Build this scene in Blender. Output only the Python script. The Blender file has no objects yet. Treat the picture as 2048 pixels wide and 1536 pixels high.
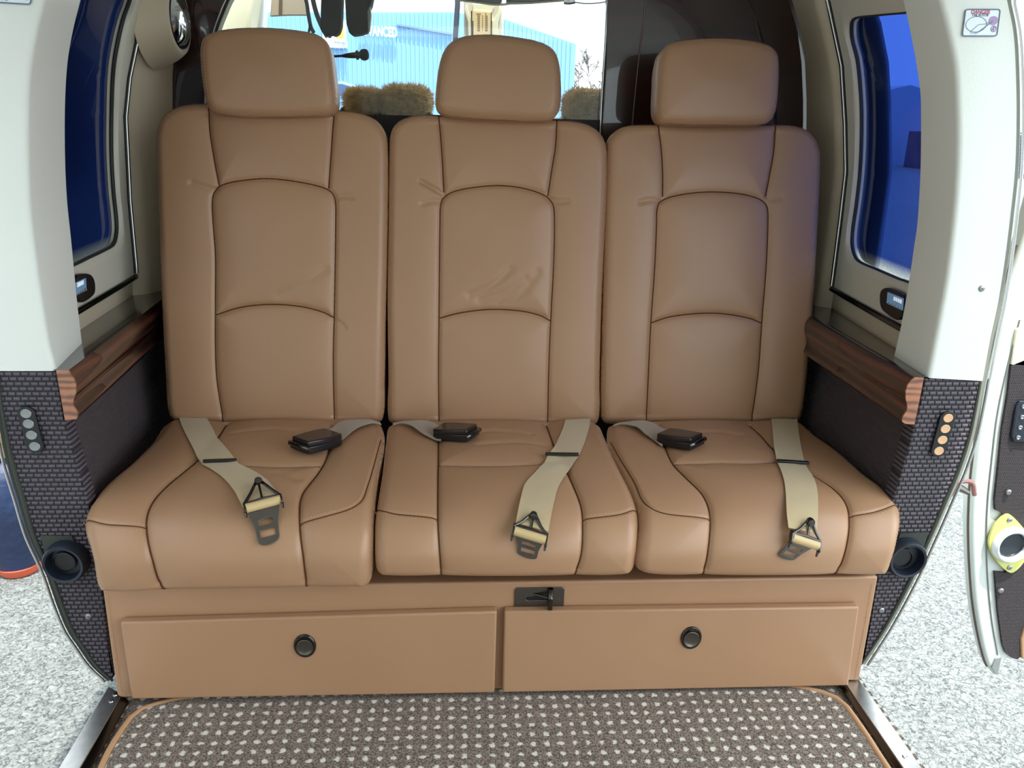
import bpy, bmesh, math, random
import numpy as np
from math import sin, cos, tan, pi, radians, sqrt
from mathutils import Vector
random.seed(7); RNG = np.random.default_rng(7)
SC = bpy.context.scene
COL = SC.collection

# ------------------------------------------------------------------ camera
F = 1650.0; PITCH = radians(18); YAW = radians(4.0); ROLL = radians(1.3)
CAM = np.array([0, 0, 1.0])
FW = np.array([sin(YAW)*cos(PITCH), cos(YAW)*cos(PITCH), -sin(PITCH)])
R0 = np.array([cos(YAW), -sin(YAW), 0.0]); U0 = np.cross(R0, FW)
RT = cos(ROLL)*R0 + sin(ROLL)*U0
UP = -sin(ROLL)*R0 + cos(ROLL)*U0
cd = bpy.data.cameras.new('camera'); cam = bpy.data.objects.new('camera', cd); COL.objects.link(cam)
cd.sensor_width = 36.0; cd.lens = 36.0*F/2048.0; cd.clip_start = 0.02; cd.clip_end = 500
from mathutils import Matrix
M = Matrix(((RT[0], UP[0], -FW[0], CAM[0]), (RT[1], UP[1], -FW[1], CAM[1]), (RT[2], UP[2], -FW[2], CAM[2]), (0, 0, 0, 1)))
cam.matrix_world = M
SC.camera = cam

# ------------------------------------------------------------------ light
SKY_LO, SKY_HI = 0.55, 3.4
w = bpy.data.worlds.new('world'); SC.world = w; w.use_nodes = True
bg = w.node_tree.nodes['Background']; bg.inputs[0].default_value = (0.84, 0.95, 1.0, 1)
# hazy bright sky, brighter around the sun side
_t = w.node_tree; _tc = _t.nodes.new('ShaderNodeTexCoord'); _dp = _t.nodes.new('ShaderNodeVectorMath'); _dp.operation = 'DOT_PRODUCT'
_dp.inputs[1].default_value = (0.93, 0.0, 0.37); _t.links.new(_tc.outputs['Generated'], _dp.inputs[0])
_mr = _t.nodes.new('ShaderNodeMapRange'); _mr.inputs[1].default_value = -0.7; _mr.inputs[2].default_value = 0.9; _mr.inputs[3].default_value = SKY_LO; _mr.inputs[4].default_value = SKY_HI
_t.links.new(_dp.outputs['Value'], _mr.inputs[0]); _t.links.new(_mr.outputs[0], bg.inputs[1])
sd = bpy.data.lights.new('sun', 'SUN'); sd.energy = 5.0; sd.angle = radians(1.0); sd.color = (1.0, 0.98, 0.90)
sun = bpy.data.objects.new('sun', sd); COL.objects.link(sun)
SUND = Vector((0.10, -0.30, 1.0))          # direction towards the sun
sun.rotation_euler = SUND.to_track_quat('Z', 'Y').to_euler(); sun.location = (3, -3, 6)
SC.view_settings.view_transform = 'Standard'; SC.view_settings.look = 'None'
SC.view_settings.exposure = 0.36; SC.view_settings.gamma = 1.0; SC.view_settings.use_curve_mapping = False

# ------------------------------------------------------------------ measuring helpers
def ray(px, py): return FW + RT*((px-1024)/F) - UP*((py-768)/F)
def P(px, py, Y): d = ray(px, py); return CAM + d*(Y/d[1])
def PZ(px, py, Z): d = ray(px, py); return CAM + d*((Z-1)/d[2])
def cat(pts, n, closed=False):
    """smooth resample of a polyline (Catmull-Rom), n points evenly by length"""
    p = np.array(pts, float)
    if closed: q = np.vstack([p[-1], p, p[0], p[1]])
    else: q = np.vstack([2*p[0]-p[1], p, 2*p[-1]-p[-2]])
    out = []
    for i in range(1, len(q)-2):
        a, b, c, d = q[i-1], q[i], q[i+1], q[i+2]
        t = np.linspace(0, 1, 17)[:-1][:, None]
        # centripetal-ish damping against overshoot
        L = np.linalg.norm(c-b)+1e-12
        m1 = (c-a); m1 = m1*(L/(np.linalg.norm(c-b)+np.linalg.norm(b-a)+1e-12)); 
        m2 = (d-b); m2 = m2*(L/(np.linalg.norm(c-b)+np.linalg.norm(d-c)+1e-12))
        h1 = 2*t**3-3*t**2+1; h2 = -2*t**3+3*t**2; h3 = t**3-2*t**2+t; h4 = t**3-t**2
        out.append(h1*b+h2*c+h3*m1+h4*m2)
    out = np.vstack(out+[q[-2][None]])
    return resamp(out, n, closed)
def resamp(p, n, closed=False):
    p = np.array(p, float)
    if closed and np.linalg.norm(p[0]-p[-1]) > 1e-9: p = np.vstack([p, p[0]])
    s = np.r_[0, np.cumsum(np.linalg.norm(np.diff(p, axis=0), axis=1))]
    t = np.linspace(0, s[-1], n+1)[:-1] if closed else np.linspace(0, s[-1], n)
    return np.stack([np.interp(t, s, p[:, k]) for k in range(p.shape[1])], 1)
def lerpc(tab, z):
    t = np.array(tab); return np.interp(z, t[:, 0], t[:, 1])

# ------------------------------------------------------------------ mesh building
class MB:
    def __init__(s): s.v = []; s.f = []; s.m = []; s.n = 0
    def add(s, verts, faces, mi=0):
        verts = np.asarray(verts, float).reshape(-1, 3)
        o = s.n; s.v.append(verts); s.n += len(verts)
        for f in faces: s.f.append(tuple(int(i)+o for i in f)); s.m.append(mi)
        return o
    def grid(s, G, mi=0, flip=False, closeu=False, closev=False):
        G = np.asarray(G, float); a, b = G.shape[:2]
        fs = []
        for i in range(a if closeu else a-1):
            i2 = (i+1) % a
            for j in range(b if closev else b-1):
                j2 = (j+1) % b
                q = (i*b+j, i*b+j2, i2*b+j2, i2*b+j)
                fs.append(q[::-1] if flip else q)
        s.add(G.reshape(-1, 3), fs, mi)
    def plate(s, poly, off, mi=0, cap=True):
        """polygon (3D points) extruded by the vector off"""
        p = np.array(poly, float); n = len(p); off = np.array(off, float)
        fs = [tuple(range(n)), tuple(range(2*n-1, n-1, -1))] if cap else []
        fs += [(i, i+n, (i+1) % n+n, (i+1) % n) for i in range(n)]
        s.add(np.vstack([p, p+off]), fs, mi)
    def ringplate(s, outer, inner, off, mi=0):
        """plate with a hole; both loops have the same count and order"""
        a = np.array(outer, float); b = np.array(inner, float); n = len(a); off = np.array(off, float)
        V = np.vstack([a, b, a+off, b+off]); fs = []
        for i in range(n):
            j = (i+1) % n
            fs += [(i, j, n+j, n+i), (2*n+i, 3*n+i, 3*n+j, 2*n+j), (i, 2*n+i, 2*n+j, j), (n+i, n+j, 3*n+j, 3*n+i)]
        s.add(V, fs, mi)
    def box(s, c, sx, sy, sz, mi=0, ax=None):
        c = np.array(c, float)
        A = np.eye(3) if ax is None else np.array(ax, float)
        V = [c + A[0]*sx*i/2 + A[1]*sy*j/2 + A[2]*sz*k/2 for i in (-1, 1) for j in (-1, 1) for k in (-1, 1)]
        s.add(V, [(0, 1, 3, 2), (4, 6, 7, 5), (0, 4, 5, 1), (2, 3, 7, 6), (0, 2, 6, 4), (1, 5, 7, 3)], mi)
    def tube(s, path, r, n=8, mi=0, caps=True, closed=False, up=(0, 0, 1)):
        p = np.array(path, float); k = len(p)
        if closed: T = np.roll(p, -1, 0)-np.roll(p, 1, 0)
        else: T = np.gradient(p, axis=0)
        T /= np.linalg.norm(T, axis=1)[:, None]+1e-12
        rr = np.broadcast_to(np.asarray(r, float), (k,))
        u = np.array(up, float)
        if abs(T[0] @ u) > .95: u = np.array([1., 0, 0])
        G = []
        for i in range(k):
            u = u - T[i]*(u @ T[i]); u /= np.linalg.norm(u)+1e-12
            v = np.cross(T[i], u)
            a = np.linspace(0, 2*pi, n, endpoint=False)
            G.append(p[i]+rr[i]*(np.cos(a)[:, None]*u+np.sin(a)[:, None]*v))
        G = np.array(G)
        o = s.n
        s.grid(G, mi, closeu=closed, closev=True, flip=True)
        if caps and not closed:
            s.f.append(tuple(o+i for i in range(n))); s.m.append(mi)
            s.f.append(tuple(o+(k-1)*n+i for i in range(n-1, -1, -1))); s.m.append(mi)
    def lathe(s, c, axis, prof, n=32, mi=0, sx=1.0, upv=(0, 0, 1)):
        """prof = [(radius, height)] around axis at c; sx squeezes one direction"""
        c = np.array(c, float); a = np.array(axis, float); a /= np.linalg.norm(a)
        u = np.array(upv, float)
        if abs(u @ a) > .99: u = np.array([1., 0, 0])
        u = u-a*(u @ a); u /= np.linalg.norm(u); v = np.cross(a, u)
        th = np.linspace(0, 2*pi, n, endpoint=False)
        G = [c+a*h+r*(np.cos(th)[:, None]*u+sx*np.sin(th)[:, None]*v) for r, h in prof]
        s.grid(np.array(G), mi, closev=True)
    def build(s, name, mats, parent=None, smooth=True, bevel=None, solid=None, angle=40):
        me = bpy.data.meshes.new(name)
        V = np.vstack(s.v); org = np.zeros(3)
        if parent is not None:
            q = parent
            while q is not None: org += np.array(q.location); q = q.parent
        me.from_pydata((V-org).tolist(), [], s.f)
        if not isinstance(mats, (list, tuple)): mats = [mats]
        for m in mats: me.materials.append(m)
        me.polygons.foreach_set('material_index', s.m)
        bm = bmesh.new(); bm.from_mesh(me)
        bmesh.ops.remove_doubles(bm, verts=bm.verts, dist=1e-6)
        bmesh.ops.recalc_face_normals(bm, faces=bm.faces); bm.to_mesh(me); bm.free()
        if smooth:
            me.polygons.foreach_set('use_smooth', [True]*len(me.polygons))
            try: me.set_sharp_from_angle(angle=radians(angle))
            except Exception: pass
        o = bpy.data.objects.new(name, me); COL.objects.link(o)
        if parent is not None: o.parent = parent
        if bevel:
            b = o.modifiers.new('bevel', 'BEVEL'); b.width = bevel; b.segments = 3; b.limit_method = 'ANGLE'; b.angle_limit = radians(35)
        if solid:
            b = o.modifiers.new('solid', 'SOLIDIFY'); b.thickness = solid; b.offset = 0
        return o

def tag(o, label, category, group=None):
    o['label'] = label; o['category'] = category
    if group: o['group'] = group
    return o
def struct(o, label=None):
    o['kind'] = 'structure'
    if label: o['label'] = label
    return o
def thing(name, loc, label, category, group=None):
    o = bpy.data.objects.new(name, None); COL.objects.link(o); o.location = tuple(float(x) for x in loc); o.empty_display_size = .05
    return tag(o, label, category, group)

# ------------------------------------------------------------------ materials
def srgb(r, g, b):
    f = lambda c: (c/255/12.92) if c/255 <= .04045 else ((c/255+.055)/1.055)**2.4
    return (f(r), f(g), f(b), 1)
class N:
    def __init__(s, name):
        s.mat = bpy.data.materials.new(name); s.mat.use_nodes = True
        s.t = s.mat.node_tree; s.b = s.t.nodes['Principled BSDF']; s.out = s.t.nodes['Material Output']
    def n(s, typ, **kw):
        x = s.t.nodes.new(typ)
        for k, v in kw.items():
            if k.startswith('i_'):
                key = k[2:]; key = int(key) if key.isdigit() else key.replace('_', ' ')
                x.inputs[key].default_value = v
            else: setattr(x, k, v)
        return x
    def l(s, a, ao, b, bi): s.t.links.new(a.outputs[ao], b.inputs[bi])
    def math(s, op, a, b=None, clamp=False):
        x = s.n('ShaderNodeMath', operation=op, use_clamp=clamp)
        for i, q in enumerate((a, b)):
            if q is None: continue
            if isinstance(q, (int, float)): x.inputs[i].default_value = q
            else: s.t.links.new(q, x.inputs[i])
        return x.outputs[0]
    def obj(s): return s.n('ShaderNodeTexCoord').outputs['Object']
    def bump(s, h, dist, strength=1.0):
        x = s.n('ShaderNodeBump'); x.inputs['Distance'].default_value = dist; x.inputs['Strength'].default_value = strength
        s.t.links.new(h, x.inputs['Height'])
        s.t.links.new(x.outputs[0], s.b.inputs['Normal']); return x
def simple(name, col, rough=.5, metal=0., spec=.5, coat=0., emit=None):
    m = N(name); b = m.b
    b.inputs['Base Color'].default_value = col; b.inputs['Roughness'].default_value = rough; b.inputs['Metallic'].default_value = metal
    b.inputs['Specular IOR Level'].default_value = spec; b.inputs['Coat Weight'].default_value = coat; b.inputs['Coat Roughness'].default_value = .05
    if emit: b.inputs['Emission Color'].default_value = emit[0]; b.inputs['Emission Strength'].default_value = emit[1]
    return m.mat
def noisy(name, c1, c2, scale, rough=.5, bump=0., bscale=None, spec=.5, detail=3, metal=0, coat=0):
    m = N(name); co = m.obj()
    a = m.n('ShaderNodeTexNoise', i_Scale=scale, i_Detail=detail); m.t.links.new(co, a.inputs['Vector'])
    r = m.n('ShaderNodeValToRGB'); r.color_ramp.elements[0].position = .3; r.color_ramp.elements[1].position = .7
    r.color_ramp.elements[0].color = c1; r.color_ramp.elements[1].color = c2
    m.l(a, 0, r, 0); m.l(r, 0, m.b, 'Base Color')
    m.b.inputs['Roughness'].default_value = rough; m.b.inputs['Specular IOR Level'].default_value = spec; m.b.inputs['Metallic'].default_value = metal
    m.b.inputs['Coat Weight'].default_value = coat; m.b.inputs['Coat Roughness'].default_value = .04
    if bump:
        c = m.n('ShaderNodeTexNoise', i_Scale=bscale or scale*4, i_Detail=4); m.t.links.new(co, c.inputs['Vector'])
        m.bump(c.outputs[0], bump)
    return m.mat

def leather():
    m = N('tan_leather'); co = m.obj()
    a = m.n('ShaderNodeTexNoise', i_Scale=5., i_Detail=2.); m.t.links.new(co, a.inputs['Vector'])
    r = m.n('ShaderNodeValToRGB'); r.color_ramp.elements[0].color = srgb(168, 128, 97); r.color_ramp.elements[1].color = srgb(178, 137, 106)
    m.l(a, 0, r, 0); m.l(r, 0, m.b, 'Base Color')
    g = m.n('ShaderNodeTexVoronoi', i_Scale=900.); m.t.links.new(co, g.inputs['Vector'])
    wv = m.n('ShaderNodeTexNoise', i_Scale=22., i_Detail=2.); m.t.links.new(co, wv.inputs['Vector'])
    h = m.math('ADD', m.math('MULTIPLY', g.outputs[0], .06), m.math('MULTIPLY', wv.outputs[0], .55))
    m.bump(h, .0012, .6)
    m.b.inputs['Roughness'].default_value = .37; m.b.inputs['Specular IOR Level'].default_value = .5
    return m.mat
LEATHER = leather()
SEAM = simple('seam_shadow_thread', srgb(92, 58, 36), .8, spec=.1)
THREAD = simple('tan_thread', srgb(196, 158, 122), .7)
CREAM = noisy('cream_painted_panel', srgb(232, 234, 228), srgb(238, 240, 234), 3, .45, .0002, 200)
BEIGE = noisy('beige_trim', srgb(206, 190, 165), srgb(212, 196, 171), 4, .55, .0003, 300)
OFFW = noisy('off_white_window_surround', srgb(214, 208, 194), srgb(220, 214, 200), 4, .45)

def woven(name, c_lo, c_hi, bx, by, plane='XZ', rough=.55):
    m = N(name); co = m.obj()
    sp = m.n('ShaderNodeSeparateXYZ'); m.t.links.new(co, sp.inputs[0])
    cb = m.n('ShaderNodeCombineXYZ')
    m.l(sp, 'X' if plane == 'XZ' else 'Y', cb, 0); m.l(sp, 'Z', cb, 1)
    b = m.n('ShaderNodeTexBrick'); b.offset = .5; b.squash = 1.0
    b.inputs['Scale'].default_value = 1.0; b.inputs['Brick Width'].default_value = bx; b.inputs['Row Height'].default_value = by
    b.inputs['Mortar Size'].default_value = by*.2; b.inputs['Mortar Smooth'].default_value = 1.0; b.inputs['Bias'].default_value = 0
    b.inputs['Color1'].default_value = c_hi; b.inputs['Color2'].default_value = tuple(.82*c for c in c_hi[:3])+(1,); b.inputs['Mortar'].default_value = c_lo
    m.l(cb, 0, b, 'Vector'); m.l(b, 'Color', m.b, 'Base Color')
    # rounded strands: product of two waves in brick space
    fy = m.math('FRACT', m.math('DIVIDE', sp.outputs['Z'], by)); hy = m.math('SINE', m.math('MULTIPLY', fy, pi))
    inv = m.math('SUBTRACT', 1.0, b.outputs['Fac'])
    h = m.math('MULTIPLY', inv, m.math('ADD', m.math('MULTIPLY', hy, .7), .3))
    m.bump(h, by*.5, 1.0)
    m.b.inputs['Roughness'].default_value = rough; m.b.inputs['Specular IOR Level'].default_value = .45
    return m.mat
WEAVE = woven('plum_basket_weave', srgb(30, 26, 32), srgb(92, 84, 94), .0125, .0084)
WEAVE_RET = woven('plum_basket_weave_edge', srgb(30, 26, 32), srgb(92, 84, 94), .0125, .0084, 'YZ')
WEAVE_SIDE = woven('dark_woven_side_cloth', srgb(50, 42, 46), srgb(104, 92, 96), .005, .0035, 'YZ', .8)
WEAVE_DOOR = woven('dark_brown_door_cloth', srgb(40, 34, 36), srgb(70, 62, 66), .004, .003, 'XZ', .8)

def wood(name, c1, c2, c3, scale=7.):
    m = N(name); co = m.obj()
    mp = m.n('ShaderNodeMapping'); mp.inputs['Scale'].default_value = (1, .25, 2.2); m.t.links.new(co, mp.inputs[0])
    a = m.n('ShaderNodeTexNoise', i_Scale=scale, i_Detail=4., i_Distortion=1.2); m.l(mp, 0, a, 'Vector')
    wv = m.n('ShaderNodeTexWave', i_Scale=scale*1.6, i_Distortion=6., i_Detail=3.); wv.bands_direction = 'Z'; m.l(mp, 0, wv, 'Vector')
    mix = m.math('ADD', m.math('MULTIPLY', a.outputs[0], .75), m.math('MULTIPLY', wv.outputs[1], .25))
    r = m.n('ShaderNodeValToRGB'); e = r.color_ramp.elements; e[0].position = .33; e[0].color = c1; e[1].position = .68; e[1].color = c3
    x = e.new(.5); x.color = c2
    m.t.links.new(mix, r.inputs[0]); m.l(r, 0, m.b, 'Base Color')
    m.b.inputs['Roughness'].default_value = .25; m.b.inputs['Coat Weight'].default_value = 1.0; m.b.inputs['Coat Roughness'].default_value = .03
    return m.mat
WOOD = wood('rosewood_gloss', srgb(26, 16, 15), srgb(52, 27, 23), srgb(112, 56, 44), 4.5)
WOODD = wood('dark_rosewood_gloss', srgb(30, 14, 17), srgb(42, 18, 20), srgb(64, 28, 28), 3.)
WOODL = wood('rosewood_end_grain', srgb(110, 66, 46), srgb(168, 104, 70), srgb(182, 120, 86), 7.)
SCREWM = simple('dull_screw_steel', (.34, .34, .35, 1), .35, .9)
CHROME = simple('chrome', (.72, .72, .74, 1), .12, 1.)
STEEL = noisy('brushed_sill_metal', (.55, .54, .53, 1), (.68, .67, .66, 1), 60, .28, 0, metal=1)
BCHROME = simple('black_chrome', (.10, .095, .09, 1), .16, 1.)
DARKMETAL = simple('dark_bronze_metal', (.16, .145, .13, 1), .25, .9)
BLACK = simple('black_plastic', srgb(22, 22, 26), .35)
MATTEBLK = simple('black_foam', srgb(20, 20, 24), .8)
DKRUB = simple('dark_green_rubber_seal', srgb(52, 56, 50), .5)
GREYR = simple('grey_rubber_seal', srgb(150, 152, 142), .5)
SOCK = simple('blue_black_socket_rubber', srgb(26, 34, 48), .38)

def webbing(name, c1, c2):
    m = N(name); co = m.obj()
    wv = m.n('ShaderNodeTexWave', i_Scale=150.); wv.bands_direction = 'DIAGONAL'; m.t.links.new(co, wv.inputs['Vector'])
    r = m.n('ShaderNodeValToRGB'); r.color_ramp.elements[0].color = c1; r.color_ramp.elements[1].color = c2
    m.l(wv, 1, r, 0); m.l(r, 0, m.b, 'Base Color'); m.bump(wv.outputs[1], .0003)
    m.b.inputs['Roughness'].default_value = .6; m.b.inputs['Sheen Weight'].default_value = .3
    return m.mat
WEB = webbing('beige_webbing', srgb(186, 160, 120), srgb(206, 184, 146))
ROLL_WEB = simple('beige_webbing_roll', srgb(206, 178, 130), .3)

def carpet(name):
    m = N(name); co = m.obj()
    sp = m.n('ShaderNodeSeparateXYZ'); m.t.links.new(co, sp.inputs[0])
    ns = m.n('ShaderNodeTexNoise', i_Scale=150., i_Detail=3.); m.t.links.new(co, ns.inputs['Vector'])
    nv = m.n('ShaderNodeSeparateXYZ'); m.l(ns, 'Color', nv, 0)
    nw = m.n('ShaderNodeTexNoise', i_Scale=14., i_Detail=2.); m.t.links.new(co, nw.inputs['Vector'])
    nu = m.n('ShaderNodeSeparateXYZ'); m.l(nw, 'Color', nu, 0)
    pitch = .0228
    def cell(ax, k):
        q = m.math('ADD', sp.outputs[ax], m.math('MULTIPLY', m.math('SUBTRACT', nv.outputs[k], .5), .011))
        q = m.math('ADD', q, m.math('MULTIPLY', m.math('SUBTRACT', nu.outputs[k], .5), .006))
        q = m.math('DIVIDE', q, pitch)
        return m.math('MULTIPLY', m.math('SUBTRACT', m.math('FRACT', q), .5), pitch)
    x = cell(0, 0); y = cell(1, 1)
    d = m.math('SQRT', m.math('ADD', m.math('MULTIPLY', x, x), m.math('MULTIPLY', y, y)))
    spot = m.math('SUBTRACT', 1.0, m.math('DIVIDE', m.math('SUBTRACT', d, .0036), .0022), True)
    fib = m.n('ShaderNodeTexNoise', i_Scale=420., i_Detail=3.); m.t.links.new(co, fib.inputs['Vector'])
    fr = m.n('ShaderNodeValToRGB'); fr.color_ramp.elements[0].position = .38; fr.color_ramp.elements[1].position = .62
    fr.color_ramp.elements[0].color = srgb(60, 48, 43); fr.color_ramp.elements[1].color = srgb(152, 134, 120); m.l(fib, 0, fr, 0)
    mx = m.n('ShaderNodeMix', data_type='RGBA'); m.t.links.new(spot, mx.inputs[0]); m.l(fr, 0, mx, 6); mx.inputs[7].default_value = srgb(226, 218, 206)
    m.l(mx, 2, m.b, 'Base Color')
    h = m.math('ADD', m.math('MULTIPLY', fib.outputs[0], 1.0), m.math('MULTIPLY', spot, .5))
    m.bump(h, .003, .9)
    m.b.inputs['Roughness'].default_value = .95; m.b.inputs['Specular IOR Level'].default_value = .1; m.b.inputs['Sheen Weight'].default_value = .3
    return m.mat
CARPET = carpet('taupe_dotted_carpet')

def asphalt():
    m = N('light_grey_asphalt'); co = m.obj()
    a = m.n('ShaderNodeTexNoise', i_Scale=75., i_Detail=5., i_Roughness=.7, i_Distortion=1.2); m.t.links.new(co, a.inputs['Vector'])
    r = m.n('ShaderNodeValToRGB'); e = r.color_ramp.elements; e[0].position = .38; e[0].color = srgb(82, 86, 88); e[1].position = .58; e[1].color = srgb(166, 170, 168)
    x = e.new(.47); x.color = srgb(130, 134, 133)
    m.l(a, 0, r, 0)
    b = m.n('ShaderNodeTexNoise', i_Scale=.7, i_Detail=3.); m.t.links.new(co, b.inputs['Vector'])
    mx = m.n('ShaderNodeMix', data_type='RGBA', blend_type='MULTIPLY'); mx.inputs[0].default_value = .25
    m.l(r, 0, mx, 6); m.l(b, 0, mx, 7); m.l(mx, 2, m.b, 'Base Color')
    m.bump(a.outputs[0], .012, .8); m.b.inputs['Roughness'].default_value = .85
    return m.mat
ASPH = asphalt()

def glass(name, tint, glare_z=None, spec=.06):
    m = N(name); t = m.t; t.nodes.remove(m.b)
    tr = m.n('ShaderNodeBsdfTransparent'); gl = m.n('ShaderNodeBsdfGlossy'); gl.inputs['Roughness'].default_value = .01
    tr.inputs[0].default_value = tint
    if glare_z:
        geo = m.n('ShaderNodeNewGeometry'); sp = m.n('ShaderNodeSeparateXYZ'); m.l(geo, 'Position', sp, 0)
        f = m.n('ShaderNodeMapRange'); f.inputs[1].default_value = glare_z[0]; f.inputs[2].default_value = glare_z[1]; m.l(sp, 'Z', f, 0)
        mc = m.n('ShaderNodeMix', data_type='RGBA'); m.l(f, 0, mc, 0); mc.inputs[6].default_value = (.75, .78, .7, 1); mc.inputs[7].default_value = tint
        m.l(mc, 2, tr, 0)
    lwn = m.n('ShaderNodeLayerWeight', i_Blend=.5); fr_ = m.math('ADD', m.math('MULTIPLY', m.math('POWER', lwn.outputs['Facing'], 5.0), .9), .04); ms = m.n('ShaderNodeMixShader')
    m.t.links.new(fr_, ms.inputs[0]); m.l(tr, 0, ms, 1); m.l(gl, 0, ms, 2); m.l(ms, 0, m.out, 0)
    return m.mat
CLEAR = glass('clear_divider_glass', (.93, .95, .95, 1))
BLUEG = glass('blue_tinted_window_film', (.022, .055, .26, 1), (.715, .745))  # the clear bottom band stands in for sun glare on the pane

# ------------------------------------------------------------------ upholstered pads
class Pad:
    """a stuffed leather pad over a bent side profile; outline and seams measured on the photograph are laid on that profile"""
    def __init__(s, prof, outline, r, crown, seams=(), creases=(), nu=200, nv=240, puff=.03, T=.09, mode='normal', centre=None, stitch=(), stitch_in=None, thread_seams=()):
        pr = resamp(cat(prof, 200), 400); s.Y = pr[:, 0]; s.Z = pr[:, 1]
        s.S = np.r_[0, np.cumsum(np.hypot(np.diff(s.Y), np.diff(s.Z)))]
        s.K = (s.Z-1)/s.Y
        tY = np.gradient(s.Y, s.S); tZ = np.gradient(s.Z, s.S)
        s.NY = tZ.copy(); s.NZ = -tY.copy()
        # the profile may run either way: make the normal face the viewer
        if np.mean(s.NY) > 0 and np.mean(s.NZ) <= abs(np.mean(s.NY)): s.NY = -s.NY; s.NZ = -s.NZ
        if mode == 'centre' and np.mean(s.NZ) < 0: s.NY = -s.NY; s.NZ = -s.NZ
        s.r = r; s.crown = crown; s.puff = puff
        s.out = s.px(cat(outline, 420, True)); s.seams = [s.px(cat(q, 340)) for q in seams]
        s.cre = [(s.px(cat(q, 40)), wd, dp) for q, wd, dp in creases]
        s.sea_pts = np.vstack(s.seams) if s.seams else None
        s.bolt = [s.px(cat(q, 160)) for q in thread_seams]
        mb = MB(); s.mb = mb
        O = s.out; smin, smax = O[:, 1].min(), O[:, 1].max()
        t = np.linspace(0, 1, nv); t = .55*(.5-.5*np.cos(pi*t))+.45*t
        ss = smin+(smax-smin)*(t*.9998+.0001)
        uu = np.linspace(0, 1, nu); uu = .6*(.5-.5*np.cos(pi*uu))+.4*uu
        A = O; B = np.roll(O, -1, 0)
        X = np.zeros((nv, nu)); 
        for i, sv in enumerate(ss):
            c = (A[:, 1]-sv)*(B[:, 1]-sv) <= 0
            a, b = A[c], B[c]; q = np.clip((sv-a[:, 1])/(b[:, 1]-a[:, 1]+1e-12), 0, 1); xs = a[:, 0]+(b[:, 0]-a[:, 0])*q
            if len(xs) < 2: xs = np.array([a[:, 0].mean(), a[:, 0].mean()+1e-4])
            X[i] = xs.min()+(xs.max()-xs.min())*uu
        Sg = np.repeat(ss[:, None], nu, 1)
        G = s.pos(X.ravel(), Sg.ravel(), s.H(X.ravel(), Sg.ravel())).reshape(nv, nu, 3)
        mb.grid(G, 0)
        # side walls
        ii = [(0, j) for j in range(nu)]+[(i, nu-1) for i in range(1, nv)]+[(nv-1, j) for j in range(nu-2, -1, -1)]+[(i, 0) for i in range(nv-2, 0, -1)]
        bx = np.array([X[a, b] for a, b in ii]); bs = np.array([Sg[a, b] for a, b in ii]); base = np.array([G[a, b] for a, b in ii])
        rings = [base]
        cx, cs = bx.mean(), bs.mean()
        if mode == 'normal':
            for dpt, ins in ((r*1.6, 0), (T*.6, 0), (T*.85, .004), (T*.96, .012), (T, .028)):
                X2 = bx-np.sign(bx-cx)*np.minimum(ins, abs(bx-cx)*.9); S2 = bs-np.sign(bs-cs)*np.minimum(ins, abs(bs-cs)*.9)
                rings.append(s.pos(X2, S2, -np.maximum(dpt, r)*np.ones_like(bx)))
        else:
            for f in (.12, .3, .5, .62):
                q = base.copy(); q[:, 1] += (centre[0]-q[:, 1])*f; q[:, 2] += (centre[1]-q[:, 2])*f; rings.append(q)
        mb.grid(np.array(rings), 0, closev=True)
        c = rings[-1].mean(0); n = len(base)
        mb.add(np.vstack([rings[-1], c]), [(i, (i+1) % n, n) for i in range(n)], 0)
        # dark seam lines in the grooves
        for q in s.seams:
            mb.tube(s.pos(q[:, 0], q[:, 1], s.H(q[:, 0], q[:, 1])+.0009), .0014, 6, 1)
        for q in s.bolt:
            mb.tube(s.pos(q[:, 0], q[:, 1], s.H(q[:, 0], q[:, 1])+.0005), .0010, 6, 1)
            for off in (-.0055, .0055): s.dashes(q, off)
        for q in stitch: s.dashes(s.px(cat(q, 90)), 0)
        if stitch_in:
            q = s.inset(stitch_in); s.dashes(q, 0)
    def inset(s, d):
        O = s.out; T = np.roll(O, -3, 0)-np.roll(O, 3, 0); nn = np.stack([-T[:, 1], T[:, 0]], 1); nn /= np.linalg.norm(nn, axis=1)[:, None]
        c = O.mean(0); sg = np.sign(np.sum((c-O)*nn, 1)); sg = np.sign(np.median(sg))
        return O+nn*sg*d
    def dashes(s, q, off, L=.0034, gap=.0058):
        q = np.asarray(q); ln = np.sum(np.linalg.norm(np.diff(q, axis=0), axis=1)); n = max(2, int(ln/gap)); p = resamp(q, n)
        T = np.gradient(p, axis=0); T /= np.linalg.norm(T, axis=1)[:, None]+1e-12
        p = p+off*np.stack([-T[:, 1], T[:, 0]], 1)
        a = p-T*L/2; b = p+T*L/2
        A = s.pos(a[:, 0], a[:, 1], s.H(a[:, 0], a[:, 1])+.0003); B = s.pos(b[:, 0], b[:, 1], s.H(b[:, 0], b[:, 1])+.0003)
        for u, v in zip(A, B): s.mb.tube([u, (u+v)/2, v], [.0003, .0006, .0003], 4, 2)
    def px(s, pts):
        out = []
        for x, y in pts:
            d = ray(x, y); k = d[2]/d[1]
            K, S = s.K, s.S
            if K[0] > K[-1]: sv = np.interp(k, K[::-1], S[::-1]); Yv = np.interp(k, K[::-1], s.Y[::-1])
            else: sv = np.interp(k, K, S); Yv = np.interp(k, K, s.Y)
            out.append((d[0]/d[1]*Yv, sv))
        return np.array(out)
    def pos(s, X, S, h):
        Y = np.interp(S, s.S, s.Y)+np.interp(S, s.S, s.NY)*h; Z = np.interp(S, s.S, s.Z)+np.interp(S, s.S, s.NZ)*h
        return np.stack([X, Y, Z], 1)
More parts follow.
